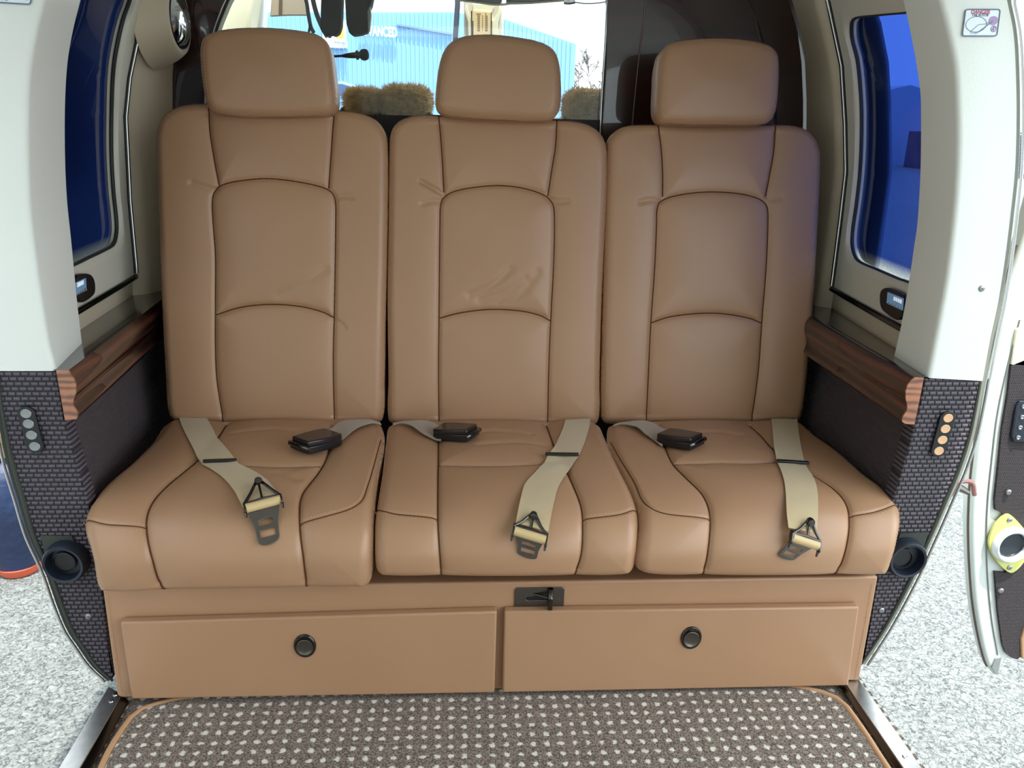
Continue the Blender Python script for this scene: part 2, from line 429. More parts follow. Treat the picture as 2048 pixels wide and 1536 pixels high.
    def dist(s, X, S, Q):
        out = np.empty(len(X)); Q = np.asarray(Q)
        for i in range(0, len(X), 4000):
            out[i:i+4000] = np.sqrt(((X[i:i+4000, None]-Q[None, :, 0])**2+(S[i:i+4000, None]-Q[None, :, 1])**2).min(1))
        return out
    def H(s, X, S):
        X = np.atleast_1d(X).astype(float); S = np.atleast_1d(S).astype(float)
        d = s.dist(X, S, s.out); e = np.clip(d/s.r, 0, 1)
        h = -s.r*(1-np.sqrt(np.clip(1-(1-e)**2, 0, 1)))+s.crown*(1-np.exp(-d/.07))
        if s.sea_pts is not None:
            q = s.dist(X, S, s.sea_pts); w_ = np.clip(d/.02, 0, 1)
            h -= w_*(s.puff*.32*np.exp(-(q/.028))+.0032*np.exp(-(q/.0045)**2))
        for b in s.bolt:
            q = s.dist(X, S, b); h -= .0016*np.exp(-(q/.003)**2)
        for c, wd, dp in s.cre:
            q = s.dist(X, S, c); h -= 1.7*dp*np.exp(-(q/wd)**2)
        return h
    def build(s, name, parent): return s.mb.build(name, [LEATHER, SEAM, THREAD], parent, angle=60)
    def on(s, px, py, lift=.0):
        q = s.px([(px, py)]); return s.pos(q[:, 0], q[:, 1], s.H(q[:, 0], q[:, 1])+lift)[0]
    def onray(s, px, py, lift):
        p = s.on(px, py, 0); v = CAM-p; v /= np.linalg.norm(v); return p+v*lift/max(.35, v @ s.nrm(px, py))
    def nrm(s, px, py):
        q = s.px([(px, py)])[0, 1]; v = np.array([0, np.interp(q, s.S, s.NY), np.interp(q, s.S, s.NZ)]); return v/np.linalg.norm(v)

BACKP = [(1.672, .33), (1.68, .375), (1.705, .55), (1.74, .74), (1.77, .90), (1.80, 1.06)]
HEADP = [(1.735, .96), (1.74, 1.0), (1.75, 1.08), (1.765, 1.16), (1.785, 1.24)]
def cushp(dz=0): return [(1.78, .368), (1.70, .372), (1.60, .376), (1.45, .378), (1.33, .373), (1.27, .362), (1.232, .342), (1.213, .312), (1.210, .28+dz/2), (1.216, .25+dz), (1.228, .228+dz), (1.245, .213+dz), (1.268, .203+dz), (1.285, .192+dz)]

SEATS = [
 dict(label='seat at the left end of the bench, under the left headrest', x=-.38,
  back=[(308, 300), (309, 262), (318, 236), (336, 219), (362, 209), (400, 205), (480, 206), (600, 212), (660, 216), (715, 223), (748, 236), (766, 256), (774, 290), (775, 400), (773, 520), (770, 640), (768, 760), (764, 832), (740, 842), (600, 841), (450, 840), (350, 838), (334, 822), (328, 760), (322, 650), (318, 550), (312, 400)],
  bseam=[[(415, 215), (418, 260), (425, 303), (432, 342), (438, 372)], [(668, 222), (666, 240), (662, 303), (657, 377)],
         [(445, 840), (438, 800), (432, 749), (430, 690), (430, 600), (430, 510), (425, 440), (424, 400), (430, 380), (446, 369), (482, 361), (534, 357), (586, 362), (639, 373), (662, 384), (670, 402), (671, 440), (670, 525), (668, 630), (666, 719), (668, 842)],
         [(431, 630), (480, 615), (540, 609), (599, 613), (644, 624), (668, 636)]],
  bcre=[([(432, 380), (410, 375), (385, 366)], .006, .002), ([(672, 395), (690, 392), (705, 394)], .006, .002), ([(560, 590), (610, 565), (650, 540)], .010, .0018), ([(665, 640), (680, 646), (690, 655)], .005, .0015)],
  bst=[[(766, 440), (763, 600), (758, 760), (756, 830)], [(326, 640), (330, 740), (336, 820)], [(330, 232), (350, 220), (380, 214), (412, 214)], [(675, 222), (715, 230), (742, 243), (758, 262)]],
  head=[(395, 105), (397, 84), (404, 69), (425, 58), (470, 51), (530, 50), (590, 55), (632, 64), (652, 80), (661, 105), (667, 150), (671, 190), (669, 214), (656, 227), (620, 231), (540, 233), (470, 231), (428, 224), (410, 209), (401, 170)],
  cush=[(338, 848), (307, 875), (260, 920), (208, 964), (180, 1000), (168, 1028), (166, 1055), (172, 1090), (180, 1130), (188, 1165), (196, 1180), (240, 1184), (330, 1181), (460, 1178), (610, 1176), (700, 1174), (732, 1172), (742, 1152), (744, 1100), (747, 1020), (757, 940), (768, 890), (768, 862), (752, 846), (600, 843), (450, 845)],
  cseam=[[(452, 843), (438, 868), (412, 902), (395, 918), (362, 945), (333, 969), (308, 996), (295, 1022), (291, 1050), (295, 1088), (303, 1126), (313, 1156), (326, 1179)],
         [(668, 845), (662, 880), (652, 915), (636, 943), (618, 966), (605, 985), (599, 1010), (600, 1066), (605, 1114), (612, 1174)],
         [(432, 926), (500, 931), (560, 933), (640, 930)]],
  cthr=[[(170, 1033), (188, 1043), (215, 1050), (250, 1052), (291, 1053)], [(601, 1046), (656, 1034), (700, 1020), (724, 1002), (736, 970), (750, 920), (762, 875)]],
  ccre=[([(470, 868), (540, 862), (600, 866)], .010, .0025), ([(560, 950), (590, 960)], .012, .002)], dz=-.012),
 dict(label='middle seat of the bench, between two other seats', x=.085,
  back=[(778, 300), (780, 268), (790, 247), (810, 234), (845, 227), (880, 228), (960, 231), (1060, 235), (1120, 238), (1160, 242), (1190, 254), (1208, 273), (1216, 305), (1215, 400), (1209, 520), (1204, 640), (1201, 760), (1200, 828), (1188, 845), (1100, 847), (990, 846), (880, 844), (792, 844), (776, 832), (776, 760), (774, 600), (776, 450)],
  bseam=[[(877, 229), (880, 260), (884, 310), (888, 384)], [(1115, 239), (1112, 290), (1104, 340), (1096, 392)],
         [(878, 846), (877, 740), (878, 636), (879, 520), (880, 440), (881, 412), (886, 397), (905, 384), (945, 375), (1000, 371), (1050, 377), (1090, 391), (1104, 404), (1109, 425), (1108, 520), (1102, 640), (1098, 740), (1096, 847)],
         [(878, 637), (920, 626), (980, 619), (1040, 622), (1080, 631), (1101, 642)]],
  bcre=[([(887, 390), (865, 376), (842, 363)], .005, .0035), ([(880, 402), (862, 402), (845, 408)], .006, .002), ([(1100, 398), (1118, 404), (1135, 402)], .006, .0022), ([(940, 590), (985, 570), (1020, 540)], .008, .002), ([(960, 600), (1010, 585), (1050, 560)], .010, .0018), ([(1000, 610), (1040, 590), (1075, 545)], .009, .0016)],
  bst=[[(784, 600), (785, 740), (786, 830)], [(1194, 600), (1191, 740), (1190, 825)], [(792, 262), (812, 246), (845, 238), (872, 237)], [(1122, 248), (1160, 252), (1184, 263), (1200, 282)]],
  head=[(870, 205), (873, 160), (880, 118), (892, 90), (912, 73), (945, 65), (985, 64), (1040, 70), (1085, 80), (1110, 96), (1120, 120), (1124, 160), (1124, 195), (1119, 222), (1104, 238), (1075, 241), (1000, 239), (930, 234), (890, 228), (875, 218)],
  cush=[(782, 852), (772, 880), (766, 930), (756, 990), (750, 1030), (748, 1080), (749, 1130), (756, 1152), (780, 1157), (883, 1158), (1020, 1158), (1150, 1157), (1240, 1155), (1266, 1148), (1275, 1120), (1279, 1070), (1277, 1020), (1268, 985), (1242, 932), (1212, 874), (1190, 849), (1090, 846), (980, 845), (860, 846)],
  cseam=[[(876, 846), (877, 900), (876, 960), (876, 1040), (879, 1100), (883, 1157)], [(1093, 845), (1110, 893), (1139, 951), (1154, 985), (1163, 1012), (1166, 1040), (1164, 1110), (1150, 1157)],
         [(877, 928), (960, 931), (1030, 930), (1122, 924)]],
  cthr=[[(753, 1008), (768, 1022), (800, 1031), (876, 1036)], [(1167, 1037), (1215, 1034), (1250, 1027), (1275, 1012)]],
  ccre=[([(930, 870), (1000, 866), (1060, 872)], .009, .0028), ([(960, 895), (1040, 890), (1085, 893)], .009, .002)], dz=0),
 dict(label='seat at the right end of the bench, beside the blue window', x=.54,
  back=[(1217, 310), (1220, 280), (1232, 261), (1255, 250), (1300, 247), (1400, 247), (1500, 247), (1560, 247), (1600, 251), (1625, 263), (1640, 284), (1646, 315), (1643, 400), (1635, 550), (1625, 680), (1613, 800), (1604, 832), (1590, 840), (1500, 841), (1400, 842), (1300, 840), (1215, 841), (1205, 826), (1206, 700), (1211, 500)],
  bseam=[[(1318, 249), (1323, 286), (1326, 339), (1326, 393)], [(1554, 250), (1550, 299), (1540, 352), (1532, 393)],
         [(1294, 841), (1298, 740), (1303, 640), (1310, 540), (1314, 450), (1315, 418), (1321, 404), (1345, 393), (1395, 385), (1440, 384), (1490, 389), (1523, 400), (1535, 414), (1537, 445), (1533, 540), (1525, 640), (1518, 740), (1505, 842)],
         [(1303, 646), (1340, 634), (1400, 627), (1450, 628), (1500, 637), (1525, 647)]],
  bcre=[([(1320, 402), (1300, 400), (1280, 404)], .006, .002), ([(1540, 400), (1560, 396)], .006, .002)],
  bst=[[(1216, 600), (1213, 740), (1213, 825)], [(1232, 274), (1255, 260), (1315, 256)]],
  head=[(1318, 170), (1321, 120), (1328, 96), (1345, 81), (1380, 74), (1440, 71), (1500, 75), (1542, 85), (1560, 102), (1564, 130), (1563, 170), (1559, 212), (1550, 236), (1530, 247), (1440, 249), (1350, 247), (1325, 242), (1317, 225)],
  cush=[(1222, 853), (1214, 870), (1228, 912), (1250, 955), (1275, 1005), (1280, 1040), (1277, 1090), (1272, 1130), (1280, 1150), (1310, 1158), (1408, 1160), (1540, 1160), (1672, 1159), (1750, 1158), (1778, 1154), (1790, 1130), (1801, 1090), (1806, 1040), (1800, 1005), (1775, 975), (1735, 945), (1680, 898), (1636, 868), (1600, 850), (1500, 845), (1400, 845), (1300, 846)],
  cseam=[[(1317, 846), (1330, 890), (1346, 924), (1371, 951), (1403, 983), (1417, 1010), (1422, 1045), (1417, 1117), (1408, 1159)],
         [(1500, 846), (1522, 868), (1544, 893), (1580, 920), (1615, 941), (1664, 971), (1688, 995), (1699, 1022), (1700, 1068), (1688, 1130), (1672, 1158)],
         [(1347, 926), (1400, 926), (1440, 925), (1500, 926), (1580, 921)]],
  cthr=[[(1222, 880), (1240, 915), (1268, 962), (1288, 1003), (1310, 1022), (1346, 1032), (1420, 1037)], [(1702, 1031), (1745, 1026), (1780, 1014), (1800, 1000)]],
  ccre=[([(1370, 872), (1430, 868), (1480, 874)], .009, .0026)], dz=0)]
CUSH = []
for q in SEATS:
    q['back'] = [(x, y+(8 if y > 810 else 0)) for x, y in q['back']]
    bo_ = {-.38: 9, .085: 4, .54: 0}[q['x']]
    q['cush'] = [(x, y+(bo_ if y > 1140 else 0)-(9 if y < 856 else 0)) for x, y in q['cush']]
    q['bseam'] = [[(x, y+(6 if y > 836 else 0)) for x, y in z] for z in q['bseam']]
    q['cseam'] = [[(x, y+(bo_ if y > 1150 else 0)) for x, y in z] for z in q['cseam']]
    st = thing('passenger_seat', (q['x'], 1.45, .22), 'tan leather ' + q['label'], 'seat', 'tan leather seats of the rear facing bench')
    b = Pad(BACKP, q['back'], .020, .010, q['bseam'], q['bcre'], 230, 300, T=.085, stitch=q['bst']); b.build('backrest', st)
    h = Pad(HEADP, q['head'], .022, .008, nu=90, nv=90, T=.10, stitch_in=.011); h.build('headrest', st)
    c = Pad(cushp(q['dz']), q['cush'], .022, .009, q['cseam'], q['ccre'], 230, 260, mode='centre', centre=(1.46, .27), thread_seams=q['cthr']); c.build('cushion', st)
    CUSH.append(c); q['b'] = b; q['h'] = h
    # headrest posts
    hx = b.px([( (q['head'][0][0]+q['head'][9][0])/2, 235)])[0, 0]
    for dx in (-.06, .06):
        mb = MB(); mb.tube([(hx+dx, 1.835, .93), (hx+dx, 1.825, 1.06)], .006, 10); mb.build('headrest_post', CHROME, st)

# ------------------------------------------------------------------ bench base with drawers
YB = 1.25
base = thing('bench_base', (.077, 1.40, 0), 'tan leather covered bench base with two drawers under the three seats', 'bench base')
mb = MB()
bo = [P(205, 1180, YB), P(1757, 1152, YB), P(1718, 1366, YB), P(1712, 1371, YB), P(245, 1400, YB), P(234, 1392, YB)]
bo[0][2] = .232; bo[1][2] = .232
for i in (2, 3, 4, 5): bo[i][2] = max(bo[i][2], .0105)
mb.plate(bo, (0, .40, 0)); o = mb.build('base_panel', LEATHER, base, bevel=.004)
mb = MB()
def stitchline(mb, a, b, gap=.0056, L=.0034):
    a = np.array(a); b = np.array(b); n = int(np.linalg.norm(b-a)/gap); T = (b-a)/np.linalg.norm(b-a)
    for i in range(n):
        p = a+(b-a)*(i+.5)/n; mb.tube([p-T*L/2, p, p+T*L/2], [.0003, .0007, .0003], 4)
stitchline(mb, P(214, 1192, YB-.001), P(243, 1385, YB-.001)); mb.build('edge_stitching', THREAD, base)
mb = MB(); stitchline(mb, P(1745, 1166, YB-.001), P(1710, 1358, YB-.001)); mb.build('edge_stitching', THREAD, base)
def drawer(pts, hx, hy, name_label):
    yf = YB-.018; mb = MB(); q = [P(x, y, yf) for x, y in pts]
    for z in q: z[2] = max(z[2], .011)
    mb.plate(q, (0, .017, 0)); d = mb.build('drawer', LEATHER, base, bevel=.0035); d['label'] = name_label
    # oval push latch: bezel ring, dished button
    c = P(hx, hy, yf); mb = MB()
    mb.lathe(c, (0, -1, 0), [(.0, -.001), (.0232, -.001), (.0232, .0015), (.0215, .0035), (.0185, .0032), (.0178, .001), (0, .001)], 40, 0, .82)
    lt = mb.build('drawer_latch', BCHROME, d)
    mb = MB(); mb.lathe(c+np.array([0, 0, -.0015]), (0, -1, 0), [(0, .0026), (.006, .0028), (.011, .0034), (.0145, .005), (.0158, .0046), (.0165, .001)], 40, 0, .92)
    mb.build('latch_button', DARKMETAL, lt)
drawer([(240, 1245), (994, 1223), (989, 1386), (263, 1399)], 610, 1291, 'left drawer front with an oval black chrome latch')
drawer([(1009, 1223), (1719, 1214), (1697, 1372), (1005, 1386)], 1382, 1275, 'right drawer front with an oval black chrome latch')
# latch plate with slotted pull bar
mb = MB(); pc = P(1078.5, 1196, YB); W2, H2 = .0435, .0222
def rrect(cx, cz, y, w, h, r, n=5):
    pts = []
    for sx, sz, a0 in ((1, 1, 0), (-1, 1, 90), (-1, -1, 180), (1, -1, 270)):
        for k in range(n+1):
            a = radians(a0+90*k/n); pts.append((cx+sx*(w-r)+r*cos(a), y, cz+sz*(h-r)+r*sin(a)))
    return np.array(pts)
oo = rrect(pc[0], pc[2], YB-.003, W2, H2, .005); inn = rrect(pc[0]-.001, pc[2]+.001, YB-.003, .0225, .0035, .0034)
mb.ringplate(oo, inn, (0, .0025, 0)); pl = mb.build('latch_plate', DARKMETAL, base, bevel=.0008)
mb = MB(); mb.box((pc[0]-.001, YB-.0008, pc[2]+.001), .05, .0012, .010); mb.build('slot_backing', BLACK, pl, smooth=False)
mb = MB(); bx = P(1101, 1196, YB-.014)
mb.tube([(pc[0]-.010, YB-.002, bx[2]+.001), (bx[0], YB-.013, bx[2]-.001)], .0028, 10)
mb.tube([(bx[0], YB-.014, bx[2]+.0185), (bx[0], YB-.014, bx[2]+.002), (bx[0], YB-.014, bx[2]), (bx[0], YB-.0145, bx[2]-.002), (bx[0], YB-.0145, bx[2]-.022)], [.0045, .0045, .0056, .0045, .0042], 14)
mb.build('pull_bar', BCHROME, pl)

# ------------------------------------------------------------------ seat belts
def strip_on(mb, c, left, right, lift=.0035, n=60, m=8, mi=0, slack=None, th=.0014):
    L = cat(left, n); Rr = cat(right, n); G = []
    for i in range(n):
        row = []
        for j in range(m):
            t = j/(m-1); p = L[i]*(1-t)+Rr[i]*t
            q = c.px([p]); 
            lf = lift+(slack(i/(n-1)) if slack else 0)
            b0 = c.pos(q[:, 0], q[:, 1], s_smooth(c, q))[0]; vv = CAM-b0; vv /= np.linalg.norm(vv); row.append(b0+vv*lf/max(.4, vv @ c.nrm(*p)))
        G.append(row)
    G = np.array(G); N_ = np.cross(np.gradient(G, axis=0), np.gradient(G, axis=1)); N_ /= np.linalg.norm(N_, axis=2)[..., None]+1e-12
    if N_[..., 2].mean() < 0: N_ = -N_
    top = G+N_*th/2; bot = G-N_*th/2
    loop = np.concatenate([top, bot[:, ::-1]], axis=1)
    mb.grid(loop, mi, closev=True)
    return G
def s_smooth(c, q):
    # the belt bridges small grooves: highest surface nearby
    X, S = q[:, 0], q[:, 1]; h = [c.H(X+a, S+b) for a in (-.012, 0, .012) for b in (-.008, 0, .008)]
    return np.mean(np.max(np.array(h), 0), keepdims=False)*np.ones(1)
def frame_at(c, A, B, tip, lift):
    """axes for a belt tongue: u along the roller, v towards the tip, n up"""
    a = c.onray(*A, lift); b = c.onray(*B, lift); t = c.onray(*tip, lift*.42)
    o = (a+b)/2; u = b-a; Lr = np.linalg.norm(u); u /= Lr
    v = t-o; v -= u*(v @ u)*0; Lv = np.linalg.norm(v); v /= Lv
    n = np.cross(u, v); n /= np.linalg.norm(n)
    if n[1] > 0 and n[2] < .2: n = -n
    if n @ (CAM-o) < 0: n = -n
    return o, u, v, n, Lr, Lv
def tongue(parent, c, A, B, tip, apex, lift=.020, mats=None):
    o, u, v, n, Lr, Lv = frame_at(c, A, B, tip, lift)
    up = c.onray(*apex, lift)-o; Lu = np.linalg.norm(up); up /= Lu
    nn = n
    mb = MB(); mb.tube([o-u*Lr*.47, o-u*Lr*.2, o+u*Lr*.2, o+u*Lr*.47], .0078, 20); mb.build('webbing_roll', ROLL_WEB, parent)
    # side cheeks and fork frame
    mb = MB()
    for sgn in (-1, 1):
        cc = o+u*sgn*Lr*.5
        loop = []
        for k in range(18):
            a = 2*pi*k/18; loop.append(cc+up*(.0115*cos(a)+.001)+nn*(.0085*sin(a)))
        loop = [p-u*sgn*.0012 for p in loop]; mb.plate(loop, u*sgn*.0026)
        mb.tube([cc-up*.006, cc-up*.014-nn*.002, cc-up*.020-nn*.004], [.0026, .0022, .0016], 8)
    ap = o+up*Lu
    for sgn in (-1, 1):
        mb.tube([o+u*sgn*Lr*.5+up*.009+nn*.003, o+u*sgn*Lr*.27+up*(Lu*.55)+nn*.004, ap+u*sgn*.003+nn*.004], .0026, 8)
    mb.tube([o-u*Lr*.5+up*.010+nn*.003, o+up*.012+nn*.005, o+u*Lr*.5+up*.010+nn*.003], .0024, 8)
    mb.tube([o+up*.012+nn*.005, ap+nn*.004], .002, 8)
    mb.lathe(ap-up*.002, nn, [(0, .001), (.0062, .001), (.0066, .004), (.0066, .010), (.0055, .012), (0, .0125)], 20)
    mb.build('adjuster_frame', BCHROME, parent)
    # tongue plate: D-shaped outline with two slots, three ringplates joined side by side
    mb = MB(); wd = Lr*.37; z0 = -nn*.003
    def pt(a, b): return o+u*a*wd+v*b*Lv+z0
    def slotplate(b0, b1, w0, w1, sb0, sb1, sw, rounded=False, roof=False):
        K = 10; outer = []; inner = []
        bot = [pt(w1*cos(radians(180-180*k/(4*K-1)*1.0)), b1) for k in range(1)]
        # perimeter: top edge, right side, bottom (arc), left side
        top = [pt(-w0+2*w0*k/K, b0) for k in range(K)]
        rt = [pt(w0+(w1-w0)*k/K, b0+(b1-b0)*k/K*(.7 if rounded else 1)) for k in range(K)]
        if rounded:
            arc = [pt(w1*cos(radians(180*k/(K))), (b0+(b1-b0)*.7)+(b1-b0)*.3*sin(radians(180*k/K))) for k in range(K)]
            lt = [pt(-w1+(w1-w0)*k/K, b0+(b1-b0)*(1-k/K)*.7) for k in range(K)]
        else:
            arc = [pt(w1-2*w1*k/K, b1) for k in range(K)]
            lt = [pt(-w1+(w1-w0)*k/K, b1-(b1-b0)*k/K) for k in range(K)]
        outer = top+rt+arc+lt
        it = [pt(-sw+2*sw*k/K, sb0+((abs(-1+2*k/K))*.04 if roof else 0)) for k in range(K)]; ir = [pt(sw, sb0+(.04 if roof else 0)+(sb1-sb0-(.04 if roof else 0))*k/K) for k in range(K)]
        ib = [pt(sw-2*sw*k/K, sb1) for k in range(K)]; il = [pt(-sw, sb1-(sb1-sb0-(.04 if roof else 0))*k/K) for k in range(K)]
        mb.ringplate(outer, it+ir+ib+il, -nn*.0022)
    slotplate(.02, .56, 1.25, .86, .34, .50, .55, roof=True)
    slotplate(.56, 1.0, .86, .80, .62, .80, .55, rounded=True)
    mb.build('belt_tongue', DARKMETAL, parent, bevel=.0005)
def slider(parent, c, a, b, lift=.007):
    p = c.on(*a, lift); q = c.on(*b, lift); u = (q-p); L = np.linalg.norm(u); u /= L; m_ = (np.array(a)+np.array(b))/2
    n = c.nrm(*m_); n = n-u*(n @ u); n /= np.linalg.norm(n); v = np.cross(n, u)
    mb = MB(); mb.box((p+q)/2+n*.001, L, .0085, .0045, 0, (u, v, n)); mb.build('webbing_slider', BLACK, parent, bevel=.0015)
BELTS = [
 dict(i=0, label='loose beige lap belt with metal tongue lying on the left seat cushion',
  L=[(357, 834), (365, 858), (385, 897), (405, 932), (420, 942), (448, 964), (470, 990), (480, 1008), (487, 1022)],
  R=[(412, 829), (420, 850), (440, 885), (468, 920), (484, 934), (510, 950), (535, 968), (550, 985), (561, 1000)],
  sl=((407, 934), (474, 927)), A=(491, 1024), B=(563, 1003), tip=(541, 1088), ap=(517, 971)),
 dict(i=1, label='loose beige lap belt with metal tongue lying on the middle seat cushion',
  L=[(1131, 842), (1126, 860), (1110, 893), (1096, 915), (1088, 928), (1070, 952), (1050, 975), (1042, 1000), (1036, 1025), (1031, 1050)],
  R=[(1181, 838), (1178, 858), (1170, 885), (1158, 913), (1148, 927), (1132, 950), (1116, 980), (1109, 1005), (1102, 1035), (1096, 1065)],
  sl=((1090, 918), (1157, 919)), A=(1026, 1063), B=(1092, 1081), tip=(1053, 1116), ap=(1067, 1031)),
 dict(i=2, label='loose beige lap belt with metal tongue lying on the right seat cushion',
  L=[(1542, 839), (1545, 870), (1549, 905), (1554, 928), (1560, 945), (1567, 970), (1570, 1000), (1571, 1030), (1574, 1058)],
  R=[(1594, 839), (1597, 870), (1603, 905), (1610, 930), (1622, 950), (1631, 975), (1634, 1005), (1633, 1035), (1630, 1068)],
  sl=((1552, 932), (1617, 934)), A=(1580, 1075), B=(1636, 1092), tip=(1568, 1118), ap=(1617, 1042))]
for q in BELTS:
    c = CUSH[q['i']]; o0 = c.on(*q['L'][0])
    st = thing('seat_belt', c.on(*q['A'], 0), q['label'], 'seat belt', 'lap belt halves with metal tongues')
    mb = MB(); strip_on(mb, c, q['L'], q['R'], .003, 60, 8, slack=lambda t: .016*max(0, (t-.7)/.3)); mb.build('webbing', WEB, st)
    mb = MB()
    a = c.on(*q['L'][0], .006); b = c.on(*q['R'][0], .006); d = (b-a)
    for k in (0.0, .005): stitchline(mb, a+np.array([0, -.004-k*1.2, .0005]), b+np.array([0, -.004-k*1.2, .0005]), .0045, .003)
    mb.build('webbing_stitching', THREAD, st)
    slider(st, c, *q['sl'])
    tongue(st, c, q['A'], q['B'], q['tip'], q['ap'])
def buckle(parent, c, back, front, w, h=.025, lift=.003):
    a = c.onray(*back, lift); b = c.onray(*front, lift); v = b-a; L = np.linalg.norm(v); v /= L
    n = c.nrm((back[0]+front[0])/2, (back[1]+front[1])/2); n = n-v*(n @ v); n /= np.linalg.norm(n); u = np.cross(v, n)
    def at(s, x, z): return a+v*s*L+u*x*w+n*z
    def body(z0, z1, prof, mat, name, bev):
        mb = MB(); poly = [at(s, x, z0) for s, x in prof]+[at(s, -x, z0) for s, x in reversed(prof)]
        mb.plate(poly, n*(z1-z0)); return mb.build(name, mat, parent, bevel=bev)
    body(.001, h*.62, [(0, .40), (.12, .47), (.75, .50), (.98, .46)], BLACK, 'buckle_body', .0025)
    body(h*.55, h, [(.02, .42), (.30, .50), (.62, .46), (.96, .40)], simple('dark_brown_buckle_lid', srgb(52, 44, 42), .18, .4), 'buckle_lid', .003)
    mb = MB(); mb.tube([at(.96, -.45, h*.45), at(1.0, -.40, h*.5), at(1.0, .40, h*.5), at(.96, .45, h*.45)], .0052, 12)
    mb.build('release_lip', BCHROME, parent)
BUCK = [
 dict(i=0, label='black lift buckle on short webbing lying on the left seat cushion, facing down left',
  up=[(760, 846), (737, 841), (710, 841), (686, 843), (672, 850), (657, 864)], lo=[(763, 850), (748, 848), (728, 853), (712, 860), (692, 876), (668, 896)], back=(668, 884), front=(597, 910), w=.060),
 dict(i=1, label='black lift buckle on short webbing lying on the middle seat cushion',
  up=[(786, 848), (800, 846), (830, 843), (857, 842), (872, 847), (886, 856)], lo=[(786, 852), (800, 849), (822, 854), (844, 869), (862, 878), (882, 884)], back=(878, 870), front=(950, 884), w=.054),
 dict(i=2, label='black lift buckle on short webbing lying on the right seat cushion, facing down right',
  up=[(1228, 851), (1239, 848), (1265, 844), (1293, 842), (1312, 849), (1332, 862)], lo=[(1228, 854), (1242, 851), (1273, 857), (1290, 871), (1306, 882), (1324, 895)], back=(1326, 880), front=(1397, 902), w=.056)]
for q in BUCK:
    c = CUSH[q['i']]; st = thing('belt_buckle', c.on(*q['back'], 0), q['label'], 'seat belt buckle', 'belt halves with black buckles')
    mb = MB(); strip_on(mb, c, q['up'], q['lo'], .004, 40, 7, slack=lambda t: .006*sin(pi*min(1, t*1.2))); mb.build('webbing', webbing('grey_beige_webbing', srgb(140, 122, 102), srgb(176, 158, 136)), st)
    buckle(st, c, q['back'], q['front'], q['w'])

# ------------------------------------------------------------------ floor, mat, sills, ground
mb = MB(); mb.box((.077, .45, -.02), 1.38, 2.9, .034); struct(mb.build('floor', CARPET, smooth=False), 'brown dotted carpet floor under the bench')
mat = thing('floor_mat', (.07, .6, 0), 'loose brown carpet mat with rows of white dots and tan bound edge', 'floor mat')
mo = [PZ(x, y, .008) for x, y in [(248, 1440), (260, 1425), (282, 1411), (306, 1402), (350, 1392), (450, 1378), (700, 1372), (1000, 1368), (1350, 1362), (1560, 1362), (1625, 1372), (1660, 1382), (1686, 1396), (1704, 1414), (1722, 1440)]]
lft = [PZ(x, y, .008) for x, y in [(192, 1536), (206, 1505), (225, 1472)]]
rgt = [PZ(x, y, .008) for x, y in [(1742, 1468), (1762, 1500), (1786, 1536)]]
outl = [np.array([-.575, .25, .008]), lft[0]+np.array([-.004, -.25, 0])]+lft+mo+rgt+[np.array([.712, .75, .008]), np.array([.712, .25, .008])]
oo = resamp(np.array(outl), 160, True)
cc = oo.mean(0); T = np.roll(oo, -1, 0)-np.roll(oo, 1, 0); nn = np.stack([-T[:, 1], T[:, 0], 0*T[:, 0]], 1); nn /= np.linalg.norm(nn, axis=1)[:, None]
if np.median(np.sum((cc-oo)*nn, 1)) < 0: nn = -nn
ii = oo+nn*.014
mb = MB(); mb.plate(ii-np.array([0, 0, .006]), (0, 0, .0065)); mb.build('mat_pile', CARPET, mat, smooth=False)
mb = MB(); G = []
for k in range(9):
    a = pi*k/8; G.append(oo+nn*(.0075-.0075*cos(a))+np.array([0, 0, -.007+.009*sin(a)]))
mb.grid(np.array(G), closev=True); mb.build('mat_binding', simple('tan_binding', srgb(186, 142, 104), .6), mat)
for side, pts, lab in (('left', [(235, 1378), (256, 1404), (196, 1500), (176, 1536)], 'polished metal door sill strip on the left of the mat'), ('right', [(1697, 1386), (1714, 1376), (1806, 1500), (1836, 1536)], 'polished metal door sill strip on the right of the mat')):
    x0, x1, xi = (-.625, -.592, -.577) if side == 'left' else (.753, .722, .711)
    st = thing('door_sill', ((x0+x1)/2, .7, 0), lab, 'door sill', 'metal door sills')
    mb = MB(); mb.plate([(x0, .0, .004), (x1, .0, .004), (x1, 1.262, .004), (x0, 1.285, .004)], (0, 0, .005)); mb.build('sill_strip', STEEL, st, bevel=.001)
    mb = MB(); mb.plate([(x1, .0, .004), (xi, .0, .001), (xi, 1.25, .001), (x1, 1.262, .004)], (0, 0, .004)); mb.build('sill_lip', BCHROME, st, bevel=.001)
    for yy in ((1.262, 1.245) if side == 'left' else (1.06, 1.055-.3)):
        mb = MB(); mb.lathe(((x0+x1)/2+(.004 if side == 'left' else 0), yy, .0088), (0, 0, 1), [(.0045, 0), (.004, .0014), (.002, .002), (0, .0012)], 16); mb.build('sill_screw', CHROME, st)
mb = MB(); mb.add([(-150, -60, -.55), (150, -60, -.55), (150, 150, -.55), (-150, 150, -.55)], [(0, 1, 2, 3)])
struct(mb.build('ground', ASPH, smooth=False), 'bright speckled asphalt apron')

